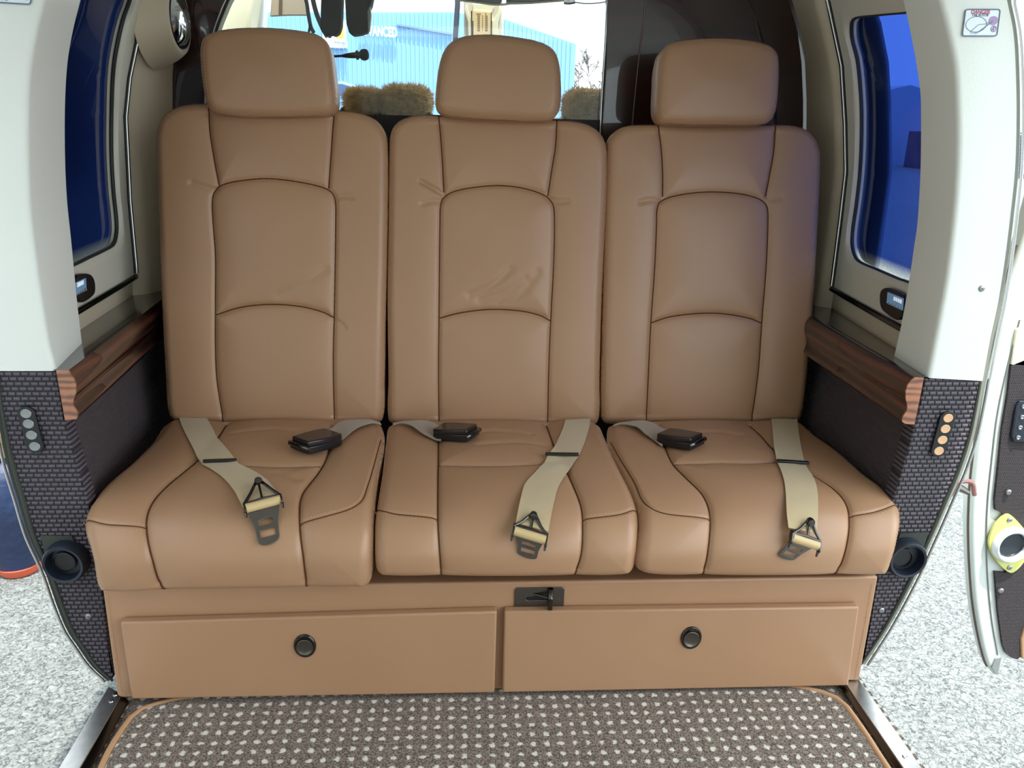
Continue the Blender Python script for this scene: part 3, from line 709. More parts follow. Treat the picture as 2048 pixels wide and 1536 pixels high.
# ------------------------------------------------------------------ door jambs (both sides)
YJ = {'left': 1.30, 'right': 1.28}
FACE_IN = {'left': [(112, 742), (98, 690), (80, 580), (63, 450), (57, 350), (56, 250), (60, 150), (75, 60), (90, 0)],
           'right': [(1855, 756), (1870, 680), (1892, 561), (1903, 473), (1910, 406), (1914, 340), (1916, 266), (1914, 199), (1910, 133), (1897, 66), (1880, 0)]}
FACE_OUT = {'left': [(-8, 742), (-30, 660), (-48, 560), (-60, 450), (-68, 330), (-70, 230), (-66, 130), (-52, 50), (-40, 0)],
            'right': [(1965, 762), (1980, 680), (1996, 606), (2010, 517), (2021, 428), (2030, 340), (2033, 243), (2032, 155), (2027, 66), (2014, 0)]}
REV_IN = {'left': [(165, 697), (154, 603), (148, 540), (142, 478), (134, 400), (130, 312), (130, 208), (135, 125), (146, 60), (161, 0)],
          'right': [(1788, 715), (1804, 643), (1819, 557), (1828, 495), (1835, 446), (1841, 340), (1842, 221), (1840, 177), (1826, 89), (1807, 0)]}
YR = {'left': 1.46, 'right': 1.41}
CX = .074
def arch(start, side, Y, n=14, ztop=1.40):
    """continue a jamb curve over the roof to the centre line"""
    x0, z0 = start[0]-CX, start[2]; out = []
    for k in range(1, n+1):
        a = pi/2*k/n; out.append(np.array([CX+x0*cos(a)**.75 if k < n else CX, Y, z0+(ztop-z0)*sin(a)]))
    return out
def curve(px, Y, n=60, top=1.40, side=None):
    p = [P(x, y, Y) for x, y in px]; p = list(cat(p, n)); return np.array(p+arch(p[-1], side, Y, ztop=top))
for side in ('left', 'right'):
    Yj = YJ[side]; sg = -1 if side == 'left' else 1
    a = curve(FACE_IN[side], Yj, top=1.40); b = curve(FACE_OUT[side], Yj, top=1.50)
    r_ = curve(REV_IN[side], YR[side], top=1.39)
    # rounded transition between face and reveal
    mb = MB(); G = []
    for i in range(len(a)):
        f = np.array([0, .0, 0]); o_ = b[i]; e = a[i]; rr = r_[i]
        t1 = (o_-e); t1 /= np.linalg.norm(t1); t2 = rr-e; t2 /= np.linalg.norm(t2)
        row = [o_+np.array([0, .03, 0]), o_, o_*.5+e*.5]
        for k in range(6):
            q = k/5; row.append(e+t1*.010*(1-q)**2+t2*.010*q**2)
        row += [e*.5+rr*.5, rr, rr+np.array([sg*.05, 0, 0])]; G.append(row)
    mb.grid(np.array(G)); struct(mb.build('trim_1' if side == 'left' else 'trim_2', CREAM, angle=80), 'cream %s door jamb around the opening' % side)
    # woven panel below
    if side == 'left':
        seam = [(112, 742), (121, 790), (130, 843), (143, 890), (156, 935), (168, 975), (177, 1005), (188, 1060), (197, 1110), (205, 1180), (214, 1260), (226, 1345)]
        outer = [(-8, 743), (-4, 790), (4, 840), (20, 922), (43, 1000), (65, 1073), (96, 1140), (122, 1214), (142, 1262), (162, 1292), (190, 1332), (222, 1362)]
    else:
        seam = [(1849, 757), (1840, 800), (1828, 850), (1818, 890), (1806, 930), (1792, 979), (1782, 1010), (1770, 1060), (1762, 1110), (1752, 1170), (1740, 1240), (1724, 1325)]
        outer = [(1964, 763), (1953, 822), (1940, 880), (1918, 945), (1893, 1003), (1873, 1050), (1854, 1092), (1833, 1140), (1813, 1180), (1793, 1218), (1768, 1262), (1724, 1330)]
    S_ = cat([P(x, y, Yj) for x, y in seam], 60); O_ = cat([P(x, y, Yj) for x, y in outer], 60)
    O_[:, 2] = np.maximum(O_[:, 2], .004); S_[:, 2] = np.maximum(S_[:, 2], .004)
    mb = MB(); G = []
    for s_, o_ in zip(S_, O_): G.append([s_+np.array([0, .03, 0]), s_+np.array([sg*.0005, .002, 0]), s_+np.array([sg*.003, 0, 0])]+[s_*(1-t)+o_*t for t in np.linspace(.06, .985, 14)]+[o_+np.array([0, .004, 0]), o_+np.array([0, .03, 0])])
    mb.grid(np.array(G)); struct(mb.build('wall_jamb_%s' % side, WEAVE, angle=80), 'dark basket weave panel below the cream %s door jamb' % side)
    # rubber and metal edging along the fuselage curve
    full = np.vstack([O_[::-1], b[1:]])
    oc = full+np.array([sg*.004, .006, 0])
    mb = MB(); mb.tube(resamp(oc, 160), .0052, 10, 0); mb.tube(resamp(full+np.array([sg*.010, -.002, 0]), 160), .0026, 8, 1)
    struct(mb.build('trim_3' if side == 'left' else 'trim_4', [GREYR if side == 'right' else DKRUB, CHROME]), 'rubber and chrome edging of the %s jamb' % side)
    mb = MB(); mb.tube(resamp(O_[::-1]+np.array([sg*-.003, .000, 0]), 100), [.0022+.0018*sin(pi*t) for t in np.linspace(0, 1, 100)], 8)
    struct(mb.build('trim_5' if side == 'left' else 'trim_6', DKRUB), 'dark green seal along the %s woven panel' % side)
    # outer skin going forward (cream and blue paint), open at the window
    sk = np.vstack([O_[::-1], b[1:]])
    fw_ = sk.copy(); fw_[:, 1] = 2.6; fw_[:, 0] = CX+(fw_[:, 0]-CX)*1.03
    zlo, zhi = .60, 1.22
    for nm, sel, mt in (('wall_skin_lower_%s' % side, sk[:, 2] < zlo, None), ('wall_skin_upper_%s' % side, sk[:, 2] > zhi, None)):
        q = sk[sel]; q2 = fw_[sel]
        mb = MB(); mb.grid(np.array([q*(1-t)+q2*t+np.array([sg*.004, .012*(1-t), 0]) for t in np.linspace(0, 1, 8)]))
        struct(mb.build(nm, CREAM, solid=.004), 'outer painted skin')

# side wall surfaces -----------------------------------------------------------
cL = [(.55, .733), (.596, .728), (.661, .720), (.81, .716), (.98, .704), (1.057, .687), (1.205, .638), (1.30, .57), (1.38, .46)]
cR = [(.55, .866), (.596, .860), (.66, .860), (.80, .858), (.90, .855), (1.0, .838), (1.115, .813), (1.24, .765), (1.32, .70), (1.38, .60)]
def WX(side, Y, z): return -(lerpc(cL, z)+.055*(Y-1.86)) if side == 'left' else lerpc(cR, z)+.08*(Y-1.80)
def hitW(side, px, py, dx=0):
    d = ray(px, py); lo, hi = 1.2, 2.4
    f = lambda Y: abs(d[0]/d[1]*Y)-abs(WX(side, Y, 1+d[2]/d[1]*Y)+dx)
    for _ in range(50):
        m_ = (lo+hi)/2
        if f(m_) > 0: hi = m_
        else: lo = m_
    return CAM+d*(lo/d[1])
STRIP = {'left': [(281, 0), (263, 78), (250, 156), (242, 234), (243, 338), (250, 400), (260, 504), (267, 545)],
         'right': [(1666, 0), (1688, 66), (1697, 133), (1703, 199), (1705, 288), (1702, 350), (1697, 400), (1687, 480), (1678, 530), (1668, 570)]}
YS = {'left': 1.86, 'right': 1.80}
GLASS = {'left': [(268, -40), (262, 0), (250, 34), (240, 73), (230, 130), (226, 200), (225, 300), (229, 380), (235, 440), (235, 466), (228, 490), (205, 504), (180, 516), (145, 533), (124, 540), (110, 530), (105, 500), (103, 400), (102, 200), (109, 60), (119, 0), (136, -42), (190, -58), (245, -58)],
         'right': [(1702, 77), (1701, 50), (1704, 39), (1713, 33), (1755, 28), (1799, 24), (1845, 22), (1862, 40), (1869, 100), (1873, 220), (1868, 350), (1860, 450), (1850, 530), (1840, 560), (1824, 568), (1812, 564), (1799, 560), (1755, 541), (1722, 527), (1711, 518), (1703, 495), (1703, 464), (1711, 406), (1718, 340), (1721, 266), (1720, 199), (1713, 122)]}
for side in ('left', 'right'):
    sg = -1 if side == 'left' else 1; ys = YS[side]
    n = 160
    gpx = cat(GLASS[side], n, True)
    inner = np.array([hitW(side, x, y) for x, y in gpx])
    # outer loop in (Y,z) rectangle, matched by angle from the window's centre
    cY, cZ = inner[:, 1].mean(), inner[:, 2].mean()
    def loopto(Y0, Y1, z0, z1, off=0.):
        out = []
        for p in inner:
            dy, dz = p[1]-cY, p[2]-cZ; k = 1e9
            if dy > 0: k = min(k, (Y1-cY)/dy)
            if dy < 0: k = min(k, (Y0-cY)/dy)
            if dz > 0: k = min(k, (z1-cZ)/dz)
            if dz < 0: k = min(k, (z0-cZ)/dz)
            y, z = cY+dy*k, cZ+dz*k; out.append((WX(side, y, z)+off, y, z))
        return np.array(out)
    oW = loopto(YJ[side]+.02, ys+.015, .59, 1.37)
    mb = MB(); K = 10; G = []
    for k in range(K+1):
        t = k/K; q = inner*(1-t)+oW*t; q[:, 0] = [WX(side, y, z) for y, z in q[:, 1:]]; G.append(q)
    mb.grid(np.array(G), closeu=False, closev=True); struct(mb.build('wall_%s' % side, BEIGE, solid=.006, angle=80), '%s cabin side wall' % side)
    # raised off-white window surround
    wn = bpy.data.objects.new('window_1' if side == 'left' else 'window_2', None); COL.objects.link(wn); wn.location = tuple(inner.mean(0)); struct(wn, '%s cabin window' % side)
    barz = hitW(side, *((267, 548) if side == 'left' else (1666, 572)))[2]-.002
    oS = loopto(YJ[side]+.03, ys-.004, barz, 1.36, -sg*.010)
    mb = MB(); G = []
    for k in range(K+1):
        t = k/K; q = inner*(1-t)+oS*t; q[:, 0] = [WX(side, y, z)-sg*(.010 if k > 0 else .004) for y, z in q[:, 1:]]; G.append(q)
    G.append(oS+np.array([sg*.012, 0, 0])); 
    back = inner+np.array([sg*.014, 0, 0]); G.insert(0, back)
    mb.grid(np.array(G), closev=True); mb.build('window_surround', OFFW, wn, angle=50)
    mb = MB(); mb.tube(inner+np.array([sg*.002, 0, 0]), .004, 8, closed=True); mb.build('window_gasket', simple('dark_window_gasket', srgb(40, 44, 48), .5), wn)
    mb = MB(); pn = inner+np.array([sg*.012, 0, 0]); c0 = pn.mean(0); c0[0] = WX(side, c0[1], c0[2])+sg*.012
    G = [c0*(1-t)+pn*t for t in np.linspace(0.02, 1, 8)]
    for g in G: g[:, 0] = [WX(side, y, z)+sg*.012 for y, z in g[:, 1:]]
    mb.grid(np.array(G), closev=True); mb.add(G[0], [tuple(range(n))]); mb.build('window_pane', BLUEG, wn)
    # black and chrome moulding down the front edge and along the bottom
    st = [P(x, y, ys) for x, y in cat(STRIP[side], 60)]
    st = [np.array([WX(side, ys-.004, p[2])-sg*.012, ys-.004, p[2]]) for p in st]
    mb = MB()
    mb.tube(st, .006, 10, 0); mb.tube([p+np.array([-sg*.0045, -.004, 0]) for p in st], .002, 8, 1)
    struct(mb.build('trim_7' if side == 'left' else 'trim_8', [BLACK, CHROME]), 'black and chrome moulding beside the %s window' % side)
    yb = np.linspace(YJ[side]+.03, ys-.002, 30)
    mb = MB(); G = []
    for dz, dx in ((-.007, .0), (-.007, .014), (-.003, .018), (.003, .018), (.007, .014), (.007, .0)):
        G.append([(WX(side, y, barz+dz)-sg*dx, y, barz+dz) for y in yb])
    mb.grid(np.array(G), closeu=True); mb.add([g[-1] for g in G], [tuple(range(6))]); mb.add([g[0] for g in G], [tuple(range(6))]); struct(mb.build('trim_9' if side == 'left' else 'trim_10', simple('black_gloss_bar', srgb(28, 30, 28), .15, .3, coat=.6), bevel=.001), 'glossy dark bar below the %s window' % side)
    # forward beige trim: strip -> ridge -> bulkhead
    if side == 'left':
        ridge = [(300, 597), (290, 500), (281, 400), (274, 300), (272, 230), (280, 156), (286, 91), (305, 0)]; yr = 1.885
        inn_ = [(352, 590), (350, 500), (348, 400), (346, 300), (345, 200), (345, 150), (350, 90), (370, 0)]
    else:
        ridge = [(1632, 618), (1644, 539), (1655, 473), (1664, 406), (1671, 340), (1672, 288), (1669, 199), (1660, 133), (1646, 66), (1629, 0)]; yr = 1.825
        inn_ = [(1585, 610), (1595, 500), (1606, 400), (1612, 300), (1613, 234), (1613, 198), (1610, 125), (1602, 62), (1584, 0)]
    zs = np.linspace(.575, 1.38, 60)
    def bz(px, Y):
        q = np.array([P(x, y, Y) for x, y in px]); q = q[np.argsort(q[:, 2])]
        x = np.interp(zs, q[:, 2], q[:, 0]); hi = zs > q[-1, 2]; sl = (q[-1, 0]-q[-2, 0])/(q[-1, 2]-q[-2, 2]); x[hi] = q[-1, 0]+sl*(zs[hi]-q[-1, 2])*1.2
        return np.stack([x, np.full_like(zs, Y), zs], 1)
    A_ = np.array([(WX(side, ys, z), ys+.004, z) for z in zs]); B_ = bz(ridge, yr); C_ = bz(inn_, 1.99)
    G = []
    for a1, b1, c1 in zip(A_, B_, C_):
        t1 = (a1-b1); t1 /= np.linalg.norm(t1); t2 = (c1-b1); t2 /= np.linalg.norm(t2)
        row = [a1+np.array([sg*.02, 0, 0]), a1, a1*.5+b1*.5]+[b1+t1*.014*(1-k/6)**2+t2*.014*(k/6)**2 for k in range(7)]+[b1*.6+c1*.4, b1*.3+c1*.7, c1]; G.append(row)
    mb = MB(); mb.grid(np.array(G)); struct(mb.build('trim_11' if side == 'left' else 'trim_12', BEIGE, angle=80), 'beige padded trim between the %s window and the wood bulkhead' % side)

# wooden ledges ----------------------------------------------------------------
CAPL = [(112, 741), (136, 741), (146, 756), (151, 769), (151, 787), (146, 805), (148, 815), (156, 828), (153, 838), (130, 841)]
CAPR = [(1848, 756), (1830, 755), (1819, 764), (1812, 782), (1812, 799), (1815, 813), (1812, 824), (1805, 835), (1805, 844), (1812, 848), (1829, 849)]
for side, cap in (('left', CAPL), ('right', CAPR)):
    sg = -1 if side == 'left' else 1; Yc = YJ[side]-.004
    q = np.array([P(x, y, Yc) for x, y in cap])
    sm = np.vstack([q[:1], cat(q[1:-1], 26), q[-1:]])
    st = thing('armrest_ledge', (sm[:, 0].mean(), 1.5, sm[:, 2].min()), 'glossy rosewood ledge with wavy end along the %s side wall' % side, 'ledge', 'rosewood side ledges')
    mb = MB(); Yf = YS[side]+.06; dxf = (-.036 if side == 'left' else .0)
    prof = sm.copy()
    near = prof+np.array([0, .003, 0]); far = prof.copy(); far[:, 1] = Yf; far[:, 0] += dxf
    # back edge reaches the side wall
    near = np.vstack([near, [near[-1, 0]+sg*.06, near[0, 1]+.03, near[-1, 2]], [near[0, 0]+sg*.12, near[0, 1]+.03, near[0, 2]]])
    far = np.vstack([far, [far[-1, 0]+sg*.07, Yf, far[-1, 2]], [far[0, 0]+sg*.11, Yf, far[0, 2]]])
    rows = [near*(1-t)+far*t for t in np.linspace(0, 1, 16)]
    for r2_ in rows[1:]: r2_[:len(prof)][:, 0] = r2_[:len(prof)][:, 0]
    mb.grid(np.array(rows), closev=True); mb.add(far, [tuple(range(len(far)))])
    mb.build('ledge_rail', WOOD, st, angle=50)
    mb = MB(); mb.plate(sm, (0, .004, 0)); mb.build('end_cap', WOODL, st, smooth=False)
    # woven return and dark side wall below the ledge
    if side == 'left': ret = [(141, 835), (150, 890), (157, 925), (168, 970), (178, 1005), (196, 1080), (215, 1190)]; rr_ = [(130, 835), (144, 890), (157, 935), (168, 975), (177, 1005), (190, 1080), (208, 1190)]
    else: ret = [(1826, 845), (1812, 885), (1800, 920), (1790, 950), (1781, 975), (1762, 1040), (1740, 1120)]; rr_ = [(1829, 845), (1818, 890), (1806, 930), (1798, 960), (1792, 979), (1772, 1040), (1752, 1120)]
    E0 = cat([P(x, y, YJ[side]+.004) for x, y in rr_], 40); E1 = cat([P(x, y, YJ[side]+.03) for x, y in ret], 40)
    mb = MB(); mb.grid(np.array([E0, E0*.5+E1*.5+np.array([-sg*.002, 0, 0]), E1])); struct(mb.build('wall_return_%s' % side, WEAVE_RET), 'folded edge of the %s woven panel' % side)
    mb = MB()
    for p_ in (E1[3:],): stitchline(mb, p_[0]+np.array([-sg*.001, -.002, 0]), p_[16]+np.array([-sg*.001, -.002, 0]), .008, .004)
    struct(mb.build('trim_13' if side == 'left' else 'trim_14', THREAD), 'pale edge stitching')
    G = []
    for t in np.linspace(0, 1, 14):
        r3 = E1.copy(); r3[:, 1] += (2.0-r3[:, 1])*t; r3[:, 0] += sg*(.06 if side == 'left' else .03)*t; G.append(r3)
    G = np.array(G)
    G = np.concatenate([G[:, :1]+np.array([0, 0, .022]), G, G[:, -1:]*np.array([1, 1, 0])+np.array([0, 0, .0])], axis=1)
    mb = MB(); mb.grid(G); struct(mb.build('wall_lower_%s' % side, WEAVE_SIDE), 'dark woven side wall under the %s ledge' % side)
    if side == 'left':
        pth = [np.array([-.69+.0, 1.34, .53])]
        for u0, u1 in (((162, 935), (302, 795)),):
            a0 = P(*u0, 1.36); b0 = P(*u1, 1.74)

# ------------------------------------------------------------------ bulkhead, divider window, cockpit
YK = 2.0
mb = MB()
def poly(pts, Y): return [P(x, y, Y) for x, y in pts]
mb.plate(poly([(335, 640), (335, 300), (340, 100), (360, -60), (500, -110), (476, -20), (456, 0), (432, 50), (415, 130), (412, 235), (690, 228), (690, 640)], YK), (0, .02, 0))
struct(mb.build('wall_front_left', WOODD, smooth=False, bevel=.002), 'dark glossy wood bulkhead left of the cockpit window')
mb = MB(); mb.box((CX, 2.0, .31), 1.90, .02, .60); struct(mb.build('wall_front_base', simple('dark_navy_trim_cloth', srgb(26, 28, 40), .8), smooth=False), 'dark lower bulkhead behind the bench')
mb = MB(); mb.plate(poly([(690, 640), (690, 228), (1205, 240), (1205, 640)], YK), (0, .02, 0)); struct(mb.build('wall_front_lower', simple('dark_lower_bulkhead', srgb(26, 24, 26), .5), smooth=False), 'dark lower part of the bulkhead')
mb = MB(); mb.plate(poly([(1205, 640), (1204, 250), (1212, 130), (1218, -120), (1300, -120), (1292, 0), (1276, 130), (1264, 260), (1262, 640)], YK-.012), (0, .03, 0)); struct(mb.build('wall_front_post', WOODD, smooth=False, bevel=.002), 'dark glossy wood post right of the cockpit window')
mb = MB(); mb.plate(poly([(1262, 640), (1264, 260), (1276, 130), (1292, 0), (1300, -120), (1560, -90), (1592, 0), (1620, 140), (1624, 640)], YK), (0, .02, 0)); struct(mb.build('wall_front_right', WOODD, smooth=False, bevel=.002), 'dark glossy wood bulkhead behind the right seat')
mb = MB(); mb.tube([P(x, y, YK-.013) for x, y in [(1292, 0), (1284, 66), (1276, 130), (1270, 190), (1264, 250)]], .0012, 6); struct(mb.build('trim_15', simple('pale_wood_edge', srgb(150, 120, 110), .3)), 'pale edge line on the wood bulkhead')  # thin pale line where the two wood panels meet
mb = MB()
mb.tube([P(x, y, YK-.004) for x, y in [(1217, -60), (1216, 0), (1212, 66), (1208, 130), (1204, 190), (1201, 250), (1200, 330)]], .003, 10, 0)
mb.tube([P(x, y, YK-.004) for x, y in [(1222, -60), (1221, 0), (1216, 66), (1212, 130), (1208, 190), (1205, 250), (1204, 330)]], .0025, 10, 1)
mb.tube([P(x, y, YK-.004) for x, y in cat([(480, -50), (452, 0), (442, 22), (430, 55), (418, 100), (412, 160), (410, 240)], 40)], .0022, 10, 0)
mb.tube([P(x, y, YK-.004) for x, y in cat([(486, -50), (457, 0), (447, 24), (435, 56), (423, 102), (417, 160), (415, 240)], 40)], .003, 10, 1)
mb.tube([P(x, y, YK-.004) for x, y in cat([(494, -50), (464, 0), (453, 25), (441, 56), (429, 102), (423, 160), (420, 240)], 40)], .0042, 10, 2)
struct(mb.build('trim_16', [CHROME, BLACK, simple('white_window_beading', srgb(228, 236, 222), .3)]), 'chrome and white edging of the cockpit divider window')
mb = MB(); mb.plate(poly([(412, 240), (412, 150), (432, 50), (470, -30), (800, -90), (1215, -90), (1210, 130), (1203, 250)], YK+.008), (0, .004, 0)); wo = mb.build('window_3', CLEAR, smooth=False); struct(wo, 'clear glass divider to the cockpit')
# round glossy lens on the left trim
lc = P(379, 37, 1.93)
st = thing('round_porthole', lc, 'round mirror bright porthole in a cream bezel at top left', 'porthole')
mb = MB(); mb.lathe(lc+np.array([-.05, 0, -.004]), (1, -.04, 0), [(.100, -.030), (.090, -.006), (.081, .012), (.074, .022), (.068, .029), (.063, .031), (.058, .030), (.0555, .026)], 48); mb.build('porthole_bezel', BEIGE, st)
mb = MB(); mb.lathe(lc+np.array([-.05, 0, -.004]), (1, -.04, 0), [(.0575, .029), (.056, .0325), (.054, .030), (.0535, .026)], 48); mb.build('porthole_gasket', BLACK, st)
mb = MB(); mb.lathe(lc+np.array([-.05, 0, -.004]), (1, -.04, 0), [(.0545, .026), (.048, .034), (.036, .041), (.02, .0455), (0, .047)], 48); mb.build('porthole_lens', simple('mirror_lens', (.85, .87, .88, 1), .06, 1.), st)

# cockpit: pilot seats with sheepskin
def fleece_mat():
    m = N('golden_sheepskin'); co = m.obj()
    a = m.n('ShaderNodeTexNoise', i_Scale=60., i_Detail=5.); m.t.links.new(co, a.inputs['Vector'])
    r = m.n('ShaderNodeValToRGB'); r.color_ramp.elements[0].position = .3; r.color_ramp.elements[1].position = .7; r.color_ramp.elements[0].color = srgb(214, 160, 96); r.color_ramp.elements[1].color = srgb(252, 218, 150)
    m.l(a, 0, r, 0); m.l(r, 0, m.b, 'Base Color'); m.b.inputs['Roughness'].default_value = 1; m.b.inputs['Specular IOR Level'].default_value = .05
    m.b.inputs['Sheen Weight'].default_value = .5; m.b.inputs['Subsurface Weight'].default_value = .6; m.b.inputs['Subsurface Radius'].default_value = (.03, .018, .008); m.b.inputs['Subsurface Scale'].default_value = 1.0; m.bump(a.outputs[0], .012)
    return m.mat
FLEECE = fleece_mat()
def fleece(mb, lobes, Y, seed):
    rg = np.random.default_rng(seed)
    for (cx, cy, rx, ry) in lobes:
        c = P(cx, cy, Y); e = P(cx+rx, cy, Y); t = P(cx, cy-ry, Y); ax = np.linalg.norm(e-c); az = np.linalg.norm(t-c)
        nu, nv = 64, 40; th = np.linspace(0, 2*pi, nu, endpoint=False); ph = np.linspace(-pi/2, pi/2, nv)
        G = np.zeros((nv, nu, 3))
        for i, f in enumerate(ph):
            cf = np.sign(cos(f))*abs(cos(f))**.7
            G[i] = np.stack([ax*np.sign(np.cos(th))*abs(np.cos(th))**.8*cf, .065*np.sin(th)*cf, az*np.sign(sin(f))*abs(sin(f))**.8+0*th], 1)
        G *= (1+.045*rg.standard_normal((nv, nu, 1))); G[:, 0] = G[0, 0]; mb.grid(c+G, 0, closev=True)
        # tufts
        k = 2600; a = rg.uniform(0, 2*pi, k); b = np.arcsin(rg.uniform(-.9, 1, k))
        cf = np.abs(np.cos(b))**.7
        Q = np.stack([ax*np.sign(np.cos(a))*abs(np.cos(a))**.8*cf, .065*np.sin(a)*cf, az*np.sign(np.sin(b))*abs(np.sin(b))**.8], 1)
        D = Q/np.array([ax, .065, az])**1.4; D /= np.linalg.norm(D, axis=1)[:, None]+1e-9; D += .5*rg.standard_normal((k, 3)); D /= np.linalg.norm(D, axis=1)[:, None]
        S1 = np.cross(D, rg.standard_normal((k, 3))); S1 /= np.linalg.norm(S1, axis=1)[:, None]
        base_ = c+Q*.99; tip = base_+D*rg.uniform(.008, .018, (k, 1)); V = np.stack([base_-S1*.0011, base_+S1*.0011, tip], 1).reshape(-1, 3)
        mb.add(V, [(3*i, 3*i+1, 3*i+2) for i in range(k)])
for lab, x, lobes, blk in (('pilot seat with golden sheepskin top seen between the left and middle headrests', 776, [(728, 203, 38, 27), (812, 203, 52, 33)], [(672, 420), (678, 216), (700, 206), (850, 212), (866, 228), (872, 420)]),
                      ('pilot seat with golden sheepskin top seen right of the middle headrest', 1190, [(1168, 212, 42, 33), (1235, 212, 60, 33)], [(1118, 420), (1124, 236), (1142, 222), (1290, 220), (1300, 420)])):
    p = P(x, 300, 2.5); st = thing('pilot_seat', (p[0], 2.5, 0), lab, 'seat', 'pilot seats beyond the divider window')
    mb = MB(); fleece(mb, lobes, 2.48, int(x)); mb.build('sheepskin_cover', FLEECE, st)
    mb = MB(); q = poly(blk, 2.46); q[0][2] = q[-1][2] = -.004; mb.plate(q, (0, .09, 0)); mb.build('seat_back', simple('black_pilot_seat_shell', srgb(24, 23, 24), .45), st, bevel=.01)
# instrument panel cowl
mb = MB(); q = [(-.62, 2.95, .95), (.80, 2.95, .95), (.80, 3.35, 1.0), (-.62, 3.35, 1.0)]
mb.plate(q, (0, 0, -.25)); tag(mb.build('instrument_cowl', simple('dark_grey_cowl', srgb(50, 54, 58), .7), bevel=.02), 'dark instrument cowl at the bottom of the windshield', 'instrument cowl')
mb = MB(); mb.box((.08, 2.65, -.02), 1.35, 1.35, .03); struct(mb.build('floor_cockpit', simple('cockpit_floor_grey', srgb(70, 66, 64), .9), smooth=False), 'cockpit floor')
# left cockpit door frame pillar
st = thing('cockpit_pillar', P(485, 100, 2.75), 'cream curved cockpit door pillar behind the left headrest', 'pillar')
CRY = simple('cream_cockpit_plastic', srgb(244, 236, 204), .45)
mb = MB(); mb.plate(poly([(435, 300), (440, 50), (465, -60), (514, -60), (500, 50), (496, 300)], 2.70), (0, .12, 0)); mb.build('pillar_body', CRY, st, bevel=.012)
mb = MB(); mb.plate(poly([(496, 300), (502, 40), (512, -60), (530, -60), (527, 0), (524, 60), (520, 300)], 2.80), (0, .08, 0)); mb.build('pillar_edge', CREAM, st, bevel=.01)
# centre windshield post with compass card
st = thing('windshield_post', P(960, 100, 3.0), 'cream windshield centre post with compass card above the middle headrest', 'post')
mb = MB(); mb.plate(poly([(928, 260), (928, -40), (1008, -40), (1004, 260)], 3.0), (0, .05, 0)); mb.build('post_body', OFFW, st, bevel=.006)
mb = MB()
for s_ in (-1, 1): mb.plate(poly([(966+s_*33, 7), (966+s_*29, 25), (966+s_*22, 40), (966+s_*18, 40), (966+s_*18, 300), (966+s_*26, 300), (966+s_*30, 44), (966+s_*37, 20)], 2.985), (0, .014, 0))
mb.build('post_flange', CRY, st, bevel=.002)
mb = MB(); mb.plate(poly([(945, 7), (989, 9), (984, 26), (946, 26)], 2.99), (0, .01, 0)); mb.plate(poly([(946, 22), (985, 22), (985, 120), (946, 120)], 2.992), (0, .01, 0), 0); mb.build('card_holder', CRY, st, bevel=.002)
mb = MB(); mb.plate(poly([(945, 22), (982, 25), (980, 120), (944, 120)], 2.985), (0, .004, 0)); ch = mb.build('compass_card', simple('tan_compass_card', srgb(240, 212, 160), .5), st)
mb = MB()
for r0 in range(7):
    for cx_ in (957.5, 973): mb.plate(poly([(cx_-2.5, 31+r0*4.6), (cx_+2.5, 31+r0*4.6), (cx_+2.5, 32.2+r0*4.6), (cx_-2.5, 32.2+r0*4.6)], 2.9835), (0, .001, 0))
mb.plate(poly([(965, 30), (966, 30), (966, 58), (965, 58)], 2.9835), (0, .001, 0)); mb.plate(poly([(953, 26.5), (962, 26.5), (962, 27.3), (953, 27.3)], 2.9835), (0, .001, 0)); mb.plate(poly([(971, 26), (973, 26), (973, 28), (971, 28)], 2.9835), (0, .001, 0))
mb.build('card_marks', simple('brown_card_marks', srgb(150, 116, 70), .6), ch, smooth=False)
mb = MB(); mb.tube([P(943, 22, 2.984), P(944, 120, 2.984)], .002, 6); mb.tube([P(983, 25, 2.984), P(981, 120, 2.984)], .0016, 6); mb.build('card_edge', BLACK, st)
mb = MB(); mb.tube([P(916, -30, 3.02), P(915, 10, 3.02), P(911, 70, 3.02), P(909, 200, 3.02)], .009, 10); mb.tube([P(1004, -30, 3.02), P(1003, 10, 3.02), P(1001, 70, 3.02), P(1000, 200, 3.02)], .007, 10)
mb.build('windshield_seal', simple('blue_grey_seal', srgb(84, 92, 116), .6), st)
# overhead visors and panel at the top edge
st = thing('overhead_console', P(1010, -20, 2.75), 'grey overhead console lip with cream edge at top of the windshield', 'console')
mb = MB(); mb.plate(poly([(912, -60), (912, -2), (1000, 8), (1004, 3), (1004, -60)], 2.75), (0, .05, 0)); mb.plate(poly([(1012, -60), (1014, 3), (1060, 3), (1130, -1), (1130, -60)], 2.75), (0, .05, 0)); mb.build('console_panel', simple('mottled_grey_visor', srgb(110, 110, 116), .7), st, bevel=.003)
mb = MB(); mb.tube([P(x, y, 2.76) for x, y in [(908, -2), (950, 4), (985, 9), (1008, 9), (1020, 7), (1060, 6), (1125, 1), (1150, -2)]], .0035, 8); mb.build('console_edge', CRY, st)
mb = MB(); mb.tube([P(x, y, 2.74) for x, y in cat([(1128, 2), (1148, 4), (1170, 7), (1195, 6), (1220, 2)], 20)], .002, 8); mb.tube([P(1128, 5, 2.74), P(1138, 6, 2.74), P(1150, 4, 2.74)], .005, 8); mb.build('console_cable', simple('grey_cable', srgb(80, 84, 92), .6), st)
